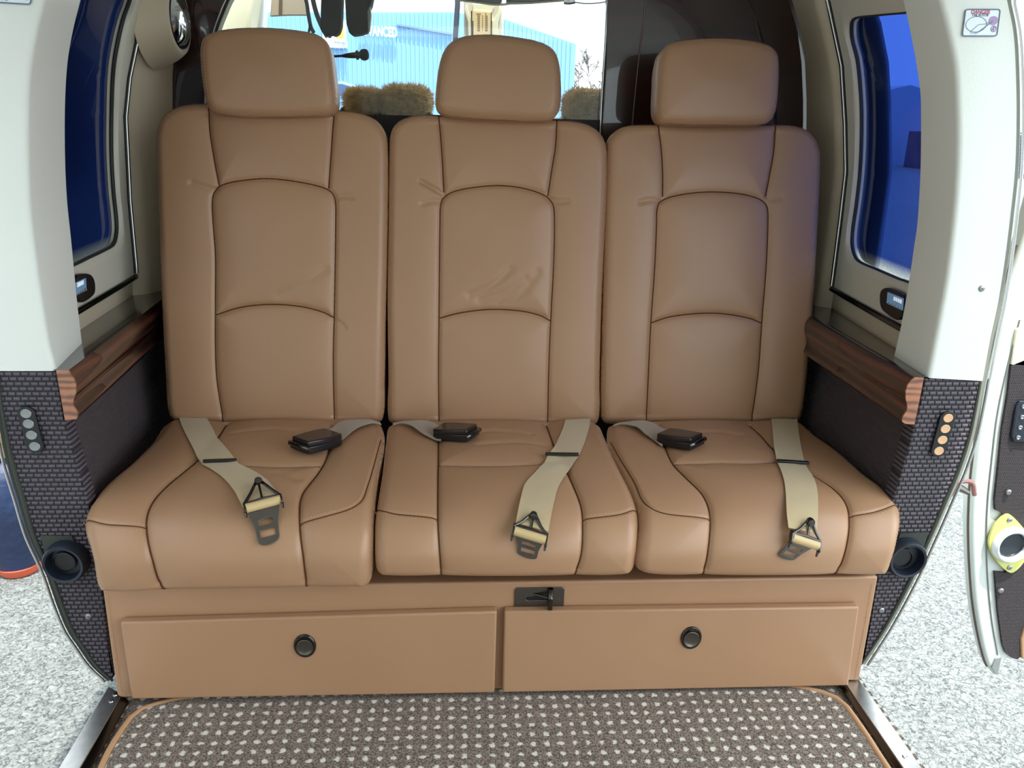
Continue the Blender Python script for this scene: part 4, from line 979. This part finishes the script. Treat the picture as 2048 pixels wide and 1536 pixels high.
# sun visor
st = thing('sun_visor', P(575, 10, 2.8), 'tan fabric sun visor with a brown zip hanging above the left headrest', 'sun visor')
mb = MB(); mb.plate(poly([(540, 33), (545, -40), (612, -40), (614, 31), (576, 31)], 2.8), (0, .012, 0)); mb.build('visor_panel', simple('tan_visor_cloth', srgb(178, 162, 140), .8), st, bevel=.003)
mb = MB(); mb.plate(poly([(557, 31), (559, -40), (565, -40), (564, 31)], 2.797), (0, .003, 0)); mb.build('visor_zip', simple('brown_zip', srgb(96, 78, 60), .7), st, smooth=False)
# headset hanging from the roof
st = thing('headset', P(690, 20, 2.3), 'black aviation headset hanging with two ear cups and a boom microphone', 'headset')
for k, pl_ in enumerate(([(643, -30), (641, 20), (641, 60), (650, 72), (656, 74), (658, 68), (668, 71), (676, 66), (681, 50), (683, 0), (683, -30)], [(688, -30), (690, 10), (692, 45), (697, 64), (703, 71), (712, 70), (722, 68), (735, 64), (736, 35), (735, 25), (742, 10), (750, -30)])):
    mb = MB(); mb.plate(poly(pl_, 2.30), (0, .055, 0)); mb.build('ear_cup', MATTEBLK, st, bevel=.006)
mb = MB(); mb.tube([P(x, y, 2.31) for x, y in cat([(622, -30), (626, 0), (634, 30), (646, 58), (655, 74)], 20)], .006, 8); mb.tube([P(x, y, 2.33) for x, y in cat([(600, -30), (612, 0), (617, 30), (622, 55), (628, 66)], 20)], .005, 8)
mb.build('headband', simple('grey_headband', srgb(96, 100, 106), .6), st)
mb = MB(); mb.plate(poly([(735, 20), (740, 12), (742, 30), (739, 62), (736, 64)], 2.302), (0, .02, 0)); mb.build('cup_rim', simple('pale_cup_rim', srgb(160, 158, 150), .5), st)
st2 = st
m0, m1 = P(660, 113, 2.25), P(738, 109, 2.25); ax = (m1-m0); L = np.linalg.norm(ax)
mb = MB(); mb.tube([P(x, y, 2.25+dy) for x, y, dy in [(660, 113, 0), (640, 114, .01), (620, 105, .03), (615, 80, .05), (620, 50, .07)]], .003, 8); mb.build('boom_gooseneck', BLACK, st)
mb = MB()
mb.tube([m0+ax*t for t in (0, .3, .38, .5, .66, .67, .73, .74, .80)], [.003, .003, .0048, .0065, .0075, .0112, .0112, .008, .008], 16); mb.build('boom', BLACK, st2)
mb = MB(); mb.tube([m0+ax*t for t in (.76, .78, .83, .90, .95, .985, 1.0)], [.004, .0105, .0135, .0138, .0125, .009, .002], 20); mb.build('foam_tip', MATTEBLK, st2)

# ------------------------------------------------------------------ roof and rear of the cabin (shade the interior)
mb = MB(); xs = np.linspace(-1, 1, 25); G = []
for Y in (-1.5, 0., 1.28, 2.0): G.append([(CX+.86*x, Y, 1.40+.14*(1-x*x)-.10*abs(x)**6) for x in xs])
mb.grid(np.array(G)); struct(mb.build('ceiling', CREAM, solid=.05), 'beige cabin roof above the frame')
mb = MB(); G = []
for Y, z in ((2.0, 0.), (2.9, -.02)): G.append([(CX+.16*x, Y, 1.50+z+.02*(1-x*x)) for x in xs])
mb.grid(np.array(G)); struct(mb.build('ceiling_cockpit', BEIGE, solid=.03), 'cockpit roof')
mb = MB(); mb.box((CX, -1.5, .70), 1.7, .05, 1.5); struct(mb.build('wall_rear', CREAM, smooth=False), 'rear cabin wall behind the viewer')
mb = MB(); mb.box((CX-.83, -.55, .70), .05, 1.9, 1.5); struct(mb.build('wall_light_block_left', CREAM, smooth=False), 'unseen wall behind the viewer added to dim the light from the left')  # extra wall, unseen, added to narrow the left opening and dim that side

# ------------------------------------------------------------------ things on the jambs and walls
# button strips
for side, cs, col, lab in (('left', [(54.5, 825.5), (59.5, 846), (65.5, 868.5), (72, 891)], simple('satin_silver_disc', (.30, .31, .31, 1), .4, .6), 'black strip of four silver oval buttons on the left woven jamb panel'),
                      ('right', [(1893.5, 834.5), (1888, 856), (1882, 878), (1875, 900)], simple('seat_reflection_disc', srgb(226, 180, 140), .3, .15), 'black strip of four oval buttons painted with the tan seat reflection on the right woven jamb panel')):  # tan seat reflection is put into the right buttons' base colour
    Yj = YJ[side]; C4 = [P(x, y, Yj-.001) for x, y in cs]; st = thing('button_strip', C4[3], lab, 'button strip', 'oval button strips on the door jambs')
    ax = C4[0]-C4[3]; ax /= np.linalg.norm(ax); sd_ = np.array([ax[2], 0, -ax[0]]); pts = []
    for k in range(13): a = pi*k/12; pts.append(C4[0]+sd_*.0135*cos(a)+ax*.0115*sin(a))
    for k in range(13): a = pi+pi*k/12; pts.append(C4[3]+sd_*.0135*cos(a)+ax*.0115*sin(a))
    mb = MB(); mb.plate(pts, (0, -.004, 0)); mb.build('button_backplate', BLACK, st, bevel=.001)
    for c_ in C4:
        mb = MB(); mb.lathe(c_+np.array([0, -.004, 0]), (0, -1, 0), [(.0084, -.001), (.0088, .0006), (.0080, .0013), (.0068, .0011), (0, .0013)], 28, 0, .88, upv=tuple(sd_)); ob = mb.build('oval_button', col, st)
# round sockets at the bottom of the jambs
for side, (x, y), lab in (('left', (136, 1119), 'round dark rubber socket low on the left jamb beside the cushion'), ('right', (1806, 1111), 'round dark rubber socket low on the right jamb beside the cushion')):
    c_ = P(x, y, YJ[side]-.004); st = thing('jamb_socket', c_, lab, 'socket', 'round rubber sockets on the jambs')
    mb = MB(); mb.lathe(c_, (0, -1, 0), [(.037, -.002), (.0365, .014), (.033, .021), (.029, .020), (.0265, .008), (.0255, .003), (0, .0025)], 40); mb.build('socket_ring', SOCK, st)
    mb = MB(); mb.lathe(c_+np.array([-.004, .0, -.002]), (0, -1, 0), [(.0195, .004), (.0195, .0075), (.0175, .0078), (.0165, .0045), (0, .0042)], 32); mb.build('socket_shade_liner', BLACK, st)  # black disc stands in for the shade down the socket hole
    mb = MB(); s4 = -1 if side == 'left' else 1
    pp = [c_+np.array([s4*(-.012), .001, .044]), c_+np.array([s4*.040, .001, .046]), c_+np.array([s4*.033, .001, -.02]), c_+np.array([0, .001, -.04]), c_+np.array([-s4*.02, .001, 0])]
    mb.plate(pp, (0, .003, 0)); mb.build('socket_plate', DKRUB, st, smooth=False)
# control displays in the window surrounds
for side, q, lab in (('left', [(146, 552), (165, 547), (176, 553), (181, 570), (178, 590), (152, 604)], 'small black climate display below the left window'), ('right', [(1768, 596), (1770, 582), (1778, 576), (1790, 577), (1815, 590), (1813, 603), (1806, 640), (1775, 622), (1769, 610)], 'small black climate display below the right window')):
    sg = -1 if side == 'left' else 1
    pts = np.array([hitW(side, x, y, -sg*.012) for x, y in cat(q, 30, True)]); st = thing('climate_display', pts.mean(0), lab, 'display', 'climate displays below the windows')
    mb = MB(); mb.plate(pts, (-sg*.009, 0, 0)); mb.build('display_bezel', BLACK, st, bevel=.0015)
    if side == 'left': scr = [(150, 566), (172, 556), (173, 575), (152, 589)]; dig = [(155, 566), (168, 560), (168, 568), (155, 575)]; bt0, bt1 = (154, 588), (172, 579)
    else: scr = [(1775, 584), (1807, 597), (1805, 621), (1773, 606)]; dig = [(1787, 593), (1804, 600), (1803, 608), (1786, 600)]; bt0, bt1 = (1778, 607), (1802, 618)
    mb = MB(); s_ = [hitW(side, x, y, -sg*.0225) for x, y in scr]; mb.plate(s_, (sg*.001, 0, 0)); sc_ = mb.build('display_screen', simple('blue_lcd', srgb(96, 130, 160), .2, emit=(srgb(110, 150, 190), .25)), st, smooth=False)
    mb = MB()
    A0, A1, A2, A3 = [hitW(side, x, y, -sg*.0235) for x, y in dig]
    for k in range(4):
        t0, t1 = k/4+.03, (k+1)/4-.04; mb.plate([A0+(A1-A0)*t0, A0+(A1-A0)*t1, A3+(A2-A3)*t1, A3+(A2-A3)*t0], (sg*.0005, 0, 0))
    mb.build('display_digits', simple('white_lcd_digits', srgb(226, 236, 240), .3, emit=(srgb(220, 230, 240), .4)), sc_, smooth=False)
    mb = MB()
    B0 = hitW(side, *bt0, -sg*.0225); B1 = hitW(side, *bt1, -sg*.0225)
    for k in range(5): mb.lathe(B0+(B1-B0)*(k/4), (-sg, 0, 0), [(.0022, -.001), (.0022, .001), (0, .0014)], 10)
    mb.build('display_keys', simple('grey_keys', srgb(150, 150, 152), .4), st)
# screws on the jambs
for (x, y, yy, lab) in ((1963, 577, 1.28, 'small steel screw in the cream right jamb'), (1763, 1220, 1.28, 'small steel screw low in the woven right jamb panel'), (177, 1232, 1.30, 'small steel screw low in the woven left jamb panel')):
    c_ = P(x, y, yy); mb = MB(); mb.lathe(c_, (0, -1, 0), [(.0055, -.001), (.0052, .0012), (.0035, .0024), (.0012, .0024), (.0008, .001), (0, .001)], 20); o = mb.build('screw', SCREWM); tag(o, lab, 'screw', 'jamb screws')

# danger placards
def text_mesh(body, size, mat, name, parent, origin, xdir, ydir, ext=.0003, bold=0.0, shear=0., align='CENTER', sx=1.0):
    cu = bpy.data.curves.new(name, 'FONT'); cu.body = body; cu.size = 1; cu.extrude = 0; cu.offset = bold; cu.shear = shear; cu.align_x = align; cu.align_y = 'CENTER'
    tmp = bpy.data.objects.new('tmp', cu); COL.objects.link(tmp); dg = bpy.context.evaluated_depsgraph_get(); me = bpy.data.meshes.new_from_object(tmp.evaluated_get(dg)); bpy.data.objects.remove(tmp)
    X = np.array(xdir, float); Yv = np.array(ydir, float); n_ = np.cross(X, Yv); n_ /= np.linalg.norm(n_)
    co = np.array([v.co[:] for v in me.vertices]); pos = np.array(origin)+co[:, :1]*X*size*sx+co[:, 1:2]*Yv*size
    fs = [tuple(p.vertices) for p in me.polygons]; mb = MB(); mb.add(pos, fs); bpy.data.meshes.remove(me)
    return mb.build(name, mat, parent, smooth=False, solid=ext)
RED = simple('placard_magenta_red', srgb(200, 96, 130), .5); INK = simple('placard_blue_grey_ink', srgb(108, 120, 146), .5); PURP = simple('placard_purple', srgb(178, 150, 196), .5)
def placard(side, corners, lab):
    Yp = YJ[side]-.0012
    TL, TR, BR, BL = [P(x, y, Yp) for x, y in corners]; c_ = (TL+TR+BR+BL)/4; st = thing('warning_placard', c_, lab, 'placard', 'tail rotor warning placards')
    def at(u, v, dy=0): return (TL*(1-u)+TR*u)*(1-v)+(BL*(1-u)+BR*u)*v+np.array([0, dy, 0])
    loop = []
    for (cu_, cv, a0) in ((.93, .09, -90), (.93, .91, 0), (.07, .91, 90), (.07, .09, 180)):
        for k in range(6): a = radians(a0+18*k); loop.append((cu_+.07*cos(a), cv+.09*sin(a)))
    mb = MB(); mb.plate([at(u, v) for u, v in loop], (0, -.0006, 0)); mb.build('placard_sheet', simple('white_placard_film', srgb(236, 246, 248), .4), st, smooth=False)
    mb = MB(); mb.tube([at(u, v, -.0008) for u, v in loop], .0009, 6, closed=True)
    art = lambda pts, r=.00035: mb.tube([at(u, v, -.0009) for u, v in pts], r, 5)
    art([(.36+.30*cos(a), .56+.29*sin(a)) for a in np.linspace(0, 2*pi, 40)])
    art([(.82, .42), (.62, .55), (.43, .57), (.28, .76), (.22, .86), (.27, .90), (.45, .84), (.58, .70), (.80, .50)]); art([(.36, .93), (.50, .82), (.70, .55), (.84, .45)])
    mb.build('placard_drawing', INK, st)
    xd = (TR-TL)/np.linalg.norm(TR-TL); zd = np.array([0, 0, 1.])
    text_mesh('DANGER', .0072, RED, 'placard_heading', st, at(.44, .10, -.0008), xd, zd, bold=.03)
    text_mesh('TAIL ROTOR', .0052, INK, 'placard_text', st, at(.44, .21, -.0008), xd, zd, bold=.03, sx=.85)
    mb = MB(); mb.plate([at(.84+.135*cos(a), .42+.17*sin(a), -.0007) for a in np.linspace(0, 2*pi, 28, endpoint=False)], (0, -.0003, 0))
    mb.tube([at(.88+.075*cos(a), .73+.115*sin(a), -.0009) for a in np.linspace(0, 2*pi, 24, endpoint=False)], .0005, 5, closed=True); mb.tube([at(.83, .77, -.0009), at(.89, .70, -.0009), at(.93, .68, -.0009)], .0009, 5); mb.tube([at(.87, .64, -.0009), at(.89, .82, -.0009)], .0009, 5)
    mb.build('placard_symbol', PURP, st)
placard('right', [(1931, 19), (2000, 19), (1993, 72), (1924, 72)], 'white tail rotor danger placard at top of the right jamb')
placard('left', [(-22, -50), (68, -46), (61, 9), (-16, 4)], 'white tail rotor danger placard at top of the left jamb')

# ------------------------------------------------------------------ open right door
YD = 1.36
dr = bpy.data.objects.new('door_1', None); COL.objects.link(dr); dp = P(2000, 1200, YD); dr.location = tuple(dp); struct(dr, 'open right cabin door seen edge on, cream with dark cloth lining')
edge = [(2075, 380), (2048, 478), (2034, 522), (2016, 575), (2005, 628), (1996, 680), (1978, 765), (1966, 835), (1956, 901), (1948, 968), (1945, 1020), (1944, 1066), (1946, 1133), (1952, 1210), (1963, 1277), (1976, 1328), (1984, 1343), (1994, 1354), (2002, 1336), (2012, 1318)]
far_ = [(2030, 1322), (2050, 1312), (2130, 1280), (2180, 1150), (2190, 700), (2140, 380)]
E_ = cat([P(x, y, YD) for x, y in edge], 90); Fp = np.array([P(x, y, YD+.01) for x, y in far_])
loop = np.vstack([E_, Fp])
mb = MB(); mb.plate(loop, (0, .035, 0)); mb.build('door_shell', simple('pale_grey_door_paint', srgb(206, 212, 208), .35, coat=.4), dr, bevel=.006)
inn2 = [(2100, 700), (2023, 731), (2016, 791), (2005, 857), (1996, 946), (1990, 1000), (1991, 1020), (2003, 1025), (2012, 1035), (2030, 1060), (2030, 1120), (2010, 1146), (1990, 1144), (1993, 1180), (1996, 1221), (2005, 1288), (2011, 1306), (2022, 1315), (2035, 1319), (2043, 1312), (2120, 1285), (2150, 1100), (2140, 730)]
mb = MB(); mb.plate([P(x, y, YD-.006) for x, y in inn2], (0, .006, 0)); mb.build('door_lining', WEAVE_DOOR, dr, smooth=False)
mb = MB(); mb.plate([P(x, y, YD-.006) for x, y in [(2034, 660), (2024, 729), (2110, 735), (2120, 600)]], (0, .006, 0)); mb.build('door_upper_lining', CRY, dr, smooth=False)
mb = MB(); mb.plate([P(x, y, YD-.009) for x, y in [(2043, 1318), (2042, 1278), (2055, 1240), (2090, 1240), (2090, 1318)]], (0, .008, 0)); mb.build('door_armrest', LEATHER, dr, bevel=.003)
mb = MB(); mb.tube([P(x, y, YD-.001) for x, y in cat([(2040, 640), (2014, 740), (1995, 830), (1984, 920), (1976, 1000), (1973, 1080), (1976, 1160), (1984, 1240), (1996, 1310)], 50)], .0012, 6); mb.build('door_seam', simple('door_seam_grey', srgb(130, 130, 126), .6), dr)
mb = MB(); mb.tube(E_[8:-6]+np.array([-.001, .012, 0]), .0022, 8); mb.build('door_edge_seal', simple('reddish_brown_seal', srgb(104, 84, 80), .5), dr)
mb = MB(); mb.plate([P(x, y, YD-.003) for x, y in [(1984, 1335), (1991, 1318), (2003, 1316), (2000, 1330), (1995, 1352)]], (0, .004, 0)); mb.build('door_tip_bracket', simple('worn_steel', (.4, .42, .42, 1), .4, .8), dr, smooth=False)
c_ = P(2019, 1087, YD-.008)
mb = MB(); fl = [P(x, y, YD-.010) for x, y in cat([(2013, 1029), (2024, 1032), (2046, 1055), (2070, 1087), (2046, 1128), (2026, 1146), (2014, 1143), (1992, 1120), (1978, 1087), (1990, 1052)], 60, True)]
mb.plate(fl, (0, .006, 0)); fo = mb.build('duct_flange', simple('yellow_green_flange', srgb(206, 208, 122), .5), dr, bevel=.001)
mb = MB(); mb.lathe(c_, (0, -1, 0), [(.037, -.002), (.0365, .010), (.032, .015), (.028, .013), (.0265, .004), (.024, .003)], 44); mb.build('duct_collar', simple('white_plastic_collar', srgb(228, 232, 236), .3), dr)
mb = MB(); mb.lathe(c_, (0, -1, 0), [(.0265, .005), (.0235, .006), (.0225, .0042), (0, .0036)], 44); mb.build('duct_shade_disc', simple('bore_shade', srgb(40, 48, 56), .35), dr)  # flat dark disc stands in for the shade inside the bore
for (x, y) in ((2019, 1040), (2019, 1135), (2017, 984), (2002, 1181)):
    mb = MB(); mb.lathe(P(x, y, YD-.010), (0, -1, 0), [(.0055, -.001), (.0052, .0012), (.0035, .0024), (.0012, .0024), (.0008, .001), (0, .001)], 18); mb.build('door_screw', SCREWM, dr)
mb = MB(); mb.plate([P(x, y, YD-.012) for x, y in [(2040, 802), (2034, 812), (2024, 872), (2028, 884), (2060, 886), (2070, 802)]], (0, .008, 0)); hb = mb.build('hinge_block', SOCK, dr, bevel=.002)
for (x, y) in ((2047, 813), (2044, 834), (2040, 855), (2036, 875)):
    mb = MB(); mb.lathe(P(x, y, YD-.0125), (0, -1, 0), [(.0045, -.001), (.0042, .0015), (.0028, .0022), (.001, .001), (0, .001)], 16); mb.build('hinge_bolt', SCREWM, hb)
# hinge arm between jamb and door
mb = MB(); mb.tube([P(x, y, 1.33) for x, y in cat([(1902, 990), (1915, 968), (1930, 962), (1944, 966), (1949, 990)], 24)], .0045, 8, 0); mb.tube([P(1911, 972, 1.325), P(1922, 977, 1.325), P(1936, 985, 1.325)], [.008, .007, .005], 8, 1)
tag(mb.build('door_hinge_arm', [simple('reddish_hinge_arm', srgb(140, 96, 92), .4), DARKMETAL]), 'small curved hinge arm between the right jamb and the open door', 'hinge')

# outer navy doors standing outside the windows
NAVY = simple('navy_blue_paint', srgb(22, 32, 92), .25, coat=.7)
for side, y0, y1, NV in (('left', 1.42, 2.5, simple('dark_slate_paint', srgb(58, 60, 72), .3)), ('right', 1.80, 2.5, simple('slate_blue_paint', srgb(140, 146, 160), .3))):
    sg = -1 if side == 'left' else 1; zz = np.linspace(.60, 1.42, 12)
    mb = MB(); mb.grid(np.array([[(WX(side, y, z)+sg*(.055+.08*(y-1.4)), y, z) for z in zz] for y in np.linspace(y0, y1, 6)]))
    struct(mb.build('wall_navy_skin_%s' % side, NV, solid=.01), 'slate painted outer skin outside the %s window' % side)

# ------------------------------------------------------------------ outside: landing gear cover, hangar, tree, far building
g = PZ(38, 1140, -.55)
st = thing('covered_wheel', (g[0], g[1], -.55), 'wheel under a dark blue cover with orange hem and brass strut at far left', 'wheel')
gy = g[1]
def L3(x, y): return P(x, y, gy)
mb = MB(); top = L3(25, 962); rad = [( .155, -.545), (.175, -.50), (.185, -.40), (.175, -.25), (.15, -.12), (.11, -.04), (.06, -.01), (0, .0)]
cx3 = L3(40, 1130)[0]; mb.lathe((cx3, gy, 0), (0, 0, 1), [(r, z*1.0+0) for r, z in [(.060, -.545), (.074, -.50), (.098, -.42), (.120, -.30), (.118, -.21), (.098, -.15), (.05, -.11), (0, -.105)]], 40, 0, 1.0)
mb.build('blue_cover', noisy('dark_blue_cover_cloth', srgb(26, 38, 66), srgb(40, 58, 100), 8, .5, .01, 14), st)
mb = MB(); mb.lathe((cx3, gy, 0), (0, 0, 1), [(.060, -.548), (.067, -.538), (.073, -.518), (.069, -.516)], 40); mb.build('orange_hem', simple('orange_hem', srgb(214, 96, 66), .6), st)
mb = MB(); BR = [(.062, -.10), (.062, -.05), (.070, -.045), (.070, -.02), (.055, -.015)]
for k in range(7): BR += [(.050, -.01+k*.018), (.056, -.004+k*.018), (.050, .002+k*.018)]
BR += [(.06, .12), (.06, .14), (.03, .15)]
sx3 = L3(16, 900)[0]; mb.lathe((sx3, gy, 0.0), (0, 0, 1), BR, 28); mb.build('brass_strut', simple('brass_strut', srgb(160, 132, 92), .35, .6), st)
mb = MB(); mb.tube([(sx3, gy, .14), (sx3-.02, gy, .4)], .05, 16); mb.build('strut_sleeve', simple('blue_strut_sleeve', srgb(70, 120, 180), .5), st)

def corr():
    m = N('blue_corrugated_metal'); m.b.inputs['Base Color'].default_value = srgb(140, 190, 236); m.b.inputs['Roughness'].default_value = .5; return m.mat
HB = corr()
hg = thing('hangar', P(800, 400, 60), 'long light blue corrugated metal hangar beyond the windshield', 'building')
pz = [P(x, y, 60) for x, y in [(200, 26), (900, 24), (1000, 35), (1152, 88)]]; zr = -.55
mb = MB(); mb.plate([(pz[0][0], 60, zr)]+[tuple(p) for p in pz]+[(pz[-1][0], 60, zr)], (0, 25, 0))
x = pz[0][0]
topx = [p[0] for p in pz]; topz = [p[2] for p in pz]
while x < pz[-1][0]-.2:
    zt = np.interp(x, topx, topz)-.05; mb.box((x, 59.97, (zr+zt)/2), .10, .08, zt-zr); x += .30
mb.build('hangar_wall', HB, hg, smooth=False)
mb = MB(); mb.plate([P(x, y, 59.7) for x, y in [(793, 47), (905, 66), (905, 70), (793, 51)]], (0, .3, 0)); mb.build('hangar_canopy', simple('blue_canopy_edge', srgb(120, 150, 190), .6), hg, smooth=False)
WHT = simple('white_sign', srgb(246, 250, 250), .4)
# sign lettering: ADVANCED (its start is hidden behind the headset)
a0 = P(736, 65, 59.6); a1 = P(793, 66, 59.6); Lw = (a1[0]-a0[0])
sg_ = thing('wall_lettering', P(764, 66, 59.6), 'raised white letters on the hangar wall', 'sign')
text_mesh('ADVANCED', 2.35*abs(P(736, 52, 59.6)[2]-P(736, 72, 59.6)[2])/1.72, WHT, 'letters', sg_, P(794.5, 66, 59.6), (1, 0, -.03), (0, 0, 1), .15, bold=.035, align='RIGHT', sx=.57)
sb = thing('sign_box', P(673, 68, 59.5), 'white sign box with orange drop shape on the hangar wall', 'sign')
mb = MB(); mb.plate([P(x, y, 59.5) for x, y in [(645, 40), (691, 40), (693, 96), (664, 95), (645, 94)]], (0, .4, 0)); mb.build('sign_panel', WHT, sb, smooth=False)
mb = MB(); mb.plate([P(x, y, 59.45) for x, y in cat([(678, 50), (685, 54), (688, 64), (687, 76), (684, 77), (672, 76), (668, 70), (668, 58), (672, 51)], 40, True)], (0, .05, 0)); mb.build('orange_emblem', simple('orange_sign', srgb(250, 190, 90), .5), sb, smooth=False)
mb = MB(); mb.plate([P(x, y, 59.45) for x, y in [(666, 83), (692, 85), (692, 86), (666, 84)]], (0, .05, 0)); mb.build('sign_divider', simple('grey_sign_line', srgb(170, 180, 190), .5), sb, smooth=False)
text_mesh('122.80', .75, simple('grey_sign_digits', srgb(176, 184, 190), .5), 'sign_digits', sb, P(679, 89.5, 59.42), (1, 0, -.02), (0, 0, 1), .03, sx=.55)
cr = thing('parked_van', (P(640, 190, 15)[0], 15, -.55), 'pale blue parked van low in front of the hangar', 'van')
mb = MB(); q = [P(x, y, 15) for x, y in [(495, 215), (510, 166), (684, 163), (700, 168), (712, 172), (718, 180), (722, 215)]]; q[0][2] = q[-1][2] = -.3; mb.plate(q, (0, 3.6, 0)); mb.build('car_body', simple('pale_blue_car', srgb(120, 160, 200), .3), cr, bevel=.05)
mb = MB(); mb.plate([P(x, y, 14.98) for x, y in [(520, 172), (684, 168), (697, 172), (700, 190), (515, 190)]], (0, .02, 0)); mb.build('car_window', simple('car_window', srgb(70, 100, 140), .1), cr, smooth=False)
for k_ in (525, 700):
    mb = MB(); w0 = P(k_, 210, 15); mb.lathe((w0[0], 15.6, -.23), (1, 0, 0), [(0, -.1), (.32, -.1), (.32, .1), (0, .1)], 20); mb.build('wheel', BLACK, cr)

def tree(x, y0, Y, h, seed, lab):
    rg = random.Random(seed); b0 = PZ(x, y0, -.55) if False else np.array([P(x, y0, Y)[0], Y, -.55]); mb = MB()
    def br(p, d, L, r, dep):
        r = max(r, .028)
        q = p+d*L; m_ = (p+q)/2+np.array([rg.gauss(0, .04), 0, rg.gauss(0, .04)])*L; mb.tube([p, m_, q], [r, r*.8, r*.6], 5, caps=False)
        if dep == 0: return
        for k in range(3 if dep > 1 else 4):
            e = d+np.array([rg.gauss(0, .55), rg.gauss(0, .4), rg.gauss(.1, .35)]); e /= np.linalg.norm(e); br(p+d*L*rg.uniform(.55, 1), e, L*rg.uniform(.6, .8), r*.55, dep-1)
    br(b0, np.array([0, 0, 1.]), h*.38, h*.010, 5)
    o = mb.build('bare_tree', simple('grey_bare_wood', srgb(112, 100, 94), .9)); tag(o, lab, 'tree'); return o
tree(1184, 300, 75, 7.6, 5, 'bare winter tree beyond the right end of the hangar')
# far building on the right, seen past the right jamb
fb = P(2100, 330, 26)
st = thing('distant_building', (fb[0]+2, 26, -.55), 'distant blue grey building past the right door jamb', 'building')
z0_, z1_ = -.55, P(2045, 270, 26)[2]
xl_ = P(2005, 330, 26)[0]; xm_ = xl_+9
mb = MB(); mb.box((xm_, 29, (z0_+z1_)/2), 18, 6, z1_-z0_); bw = mb.build('building_wall', noisy('blue_grey_cladding', srgb(96, 104, 132), srgb(120, 128, 156), 2, .7), st, smooth=False)
mb = MB()
for k in range(14): mb.box((xm_, 25.97, z0_+.15+k*(z1_-z0_)/14), 18, .06, .05)
mb.build('cladding_ribs', simple('dark_cladding_ribs', srgb(80, 88, 116), .7), bw, smooth=False)
xa, xb, zt_ = P(1700, 300, 34)[0], P(1900, 300, 34)[0], P(1800, 196, 34)[2]
st = thing('distant_building', ((xa+xb)/2, 34, -.55), 'pale distant hangar seen through the blue right window', 'building')
mb = MB(); mb.plate([(xa, 34, -.55), (xb, 34, -.55), (xb, 34, zt_), ((xa+xb)/2, 34, zt_+.5), (xa, 34, zt_)], (0, 8, 0)); mb.build('building_wall', simple('pale_grey_cladding', srgb(190, 196, 206), .7), st, smooth=False)
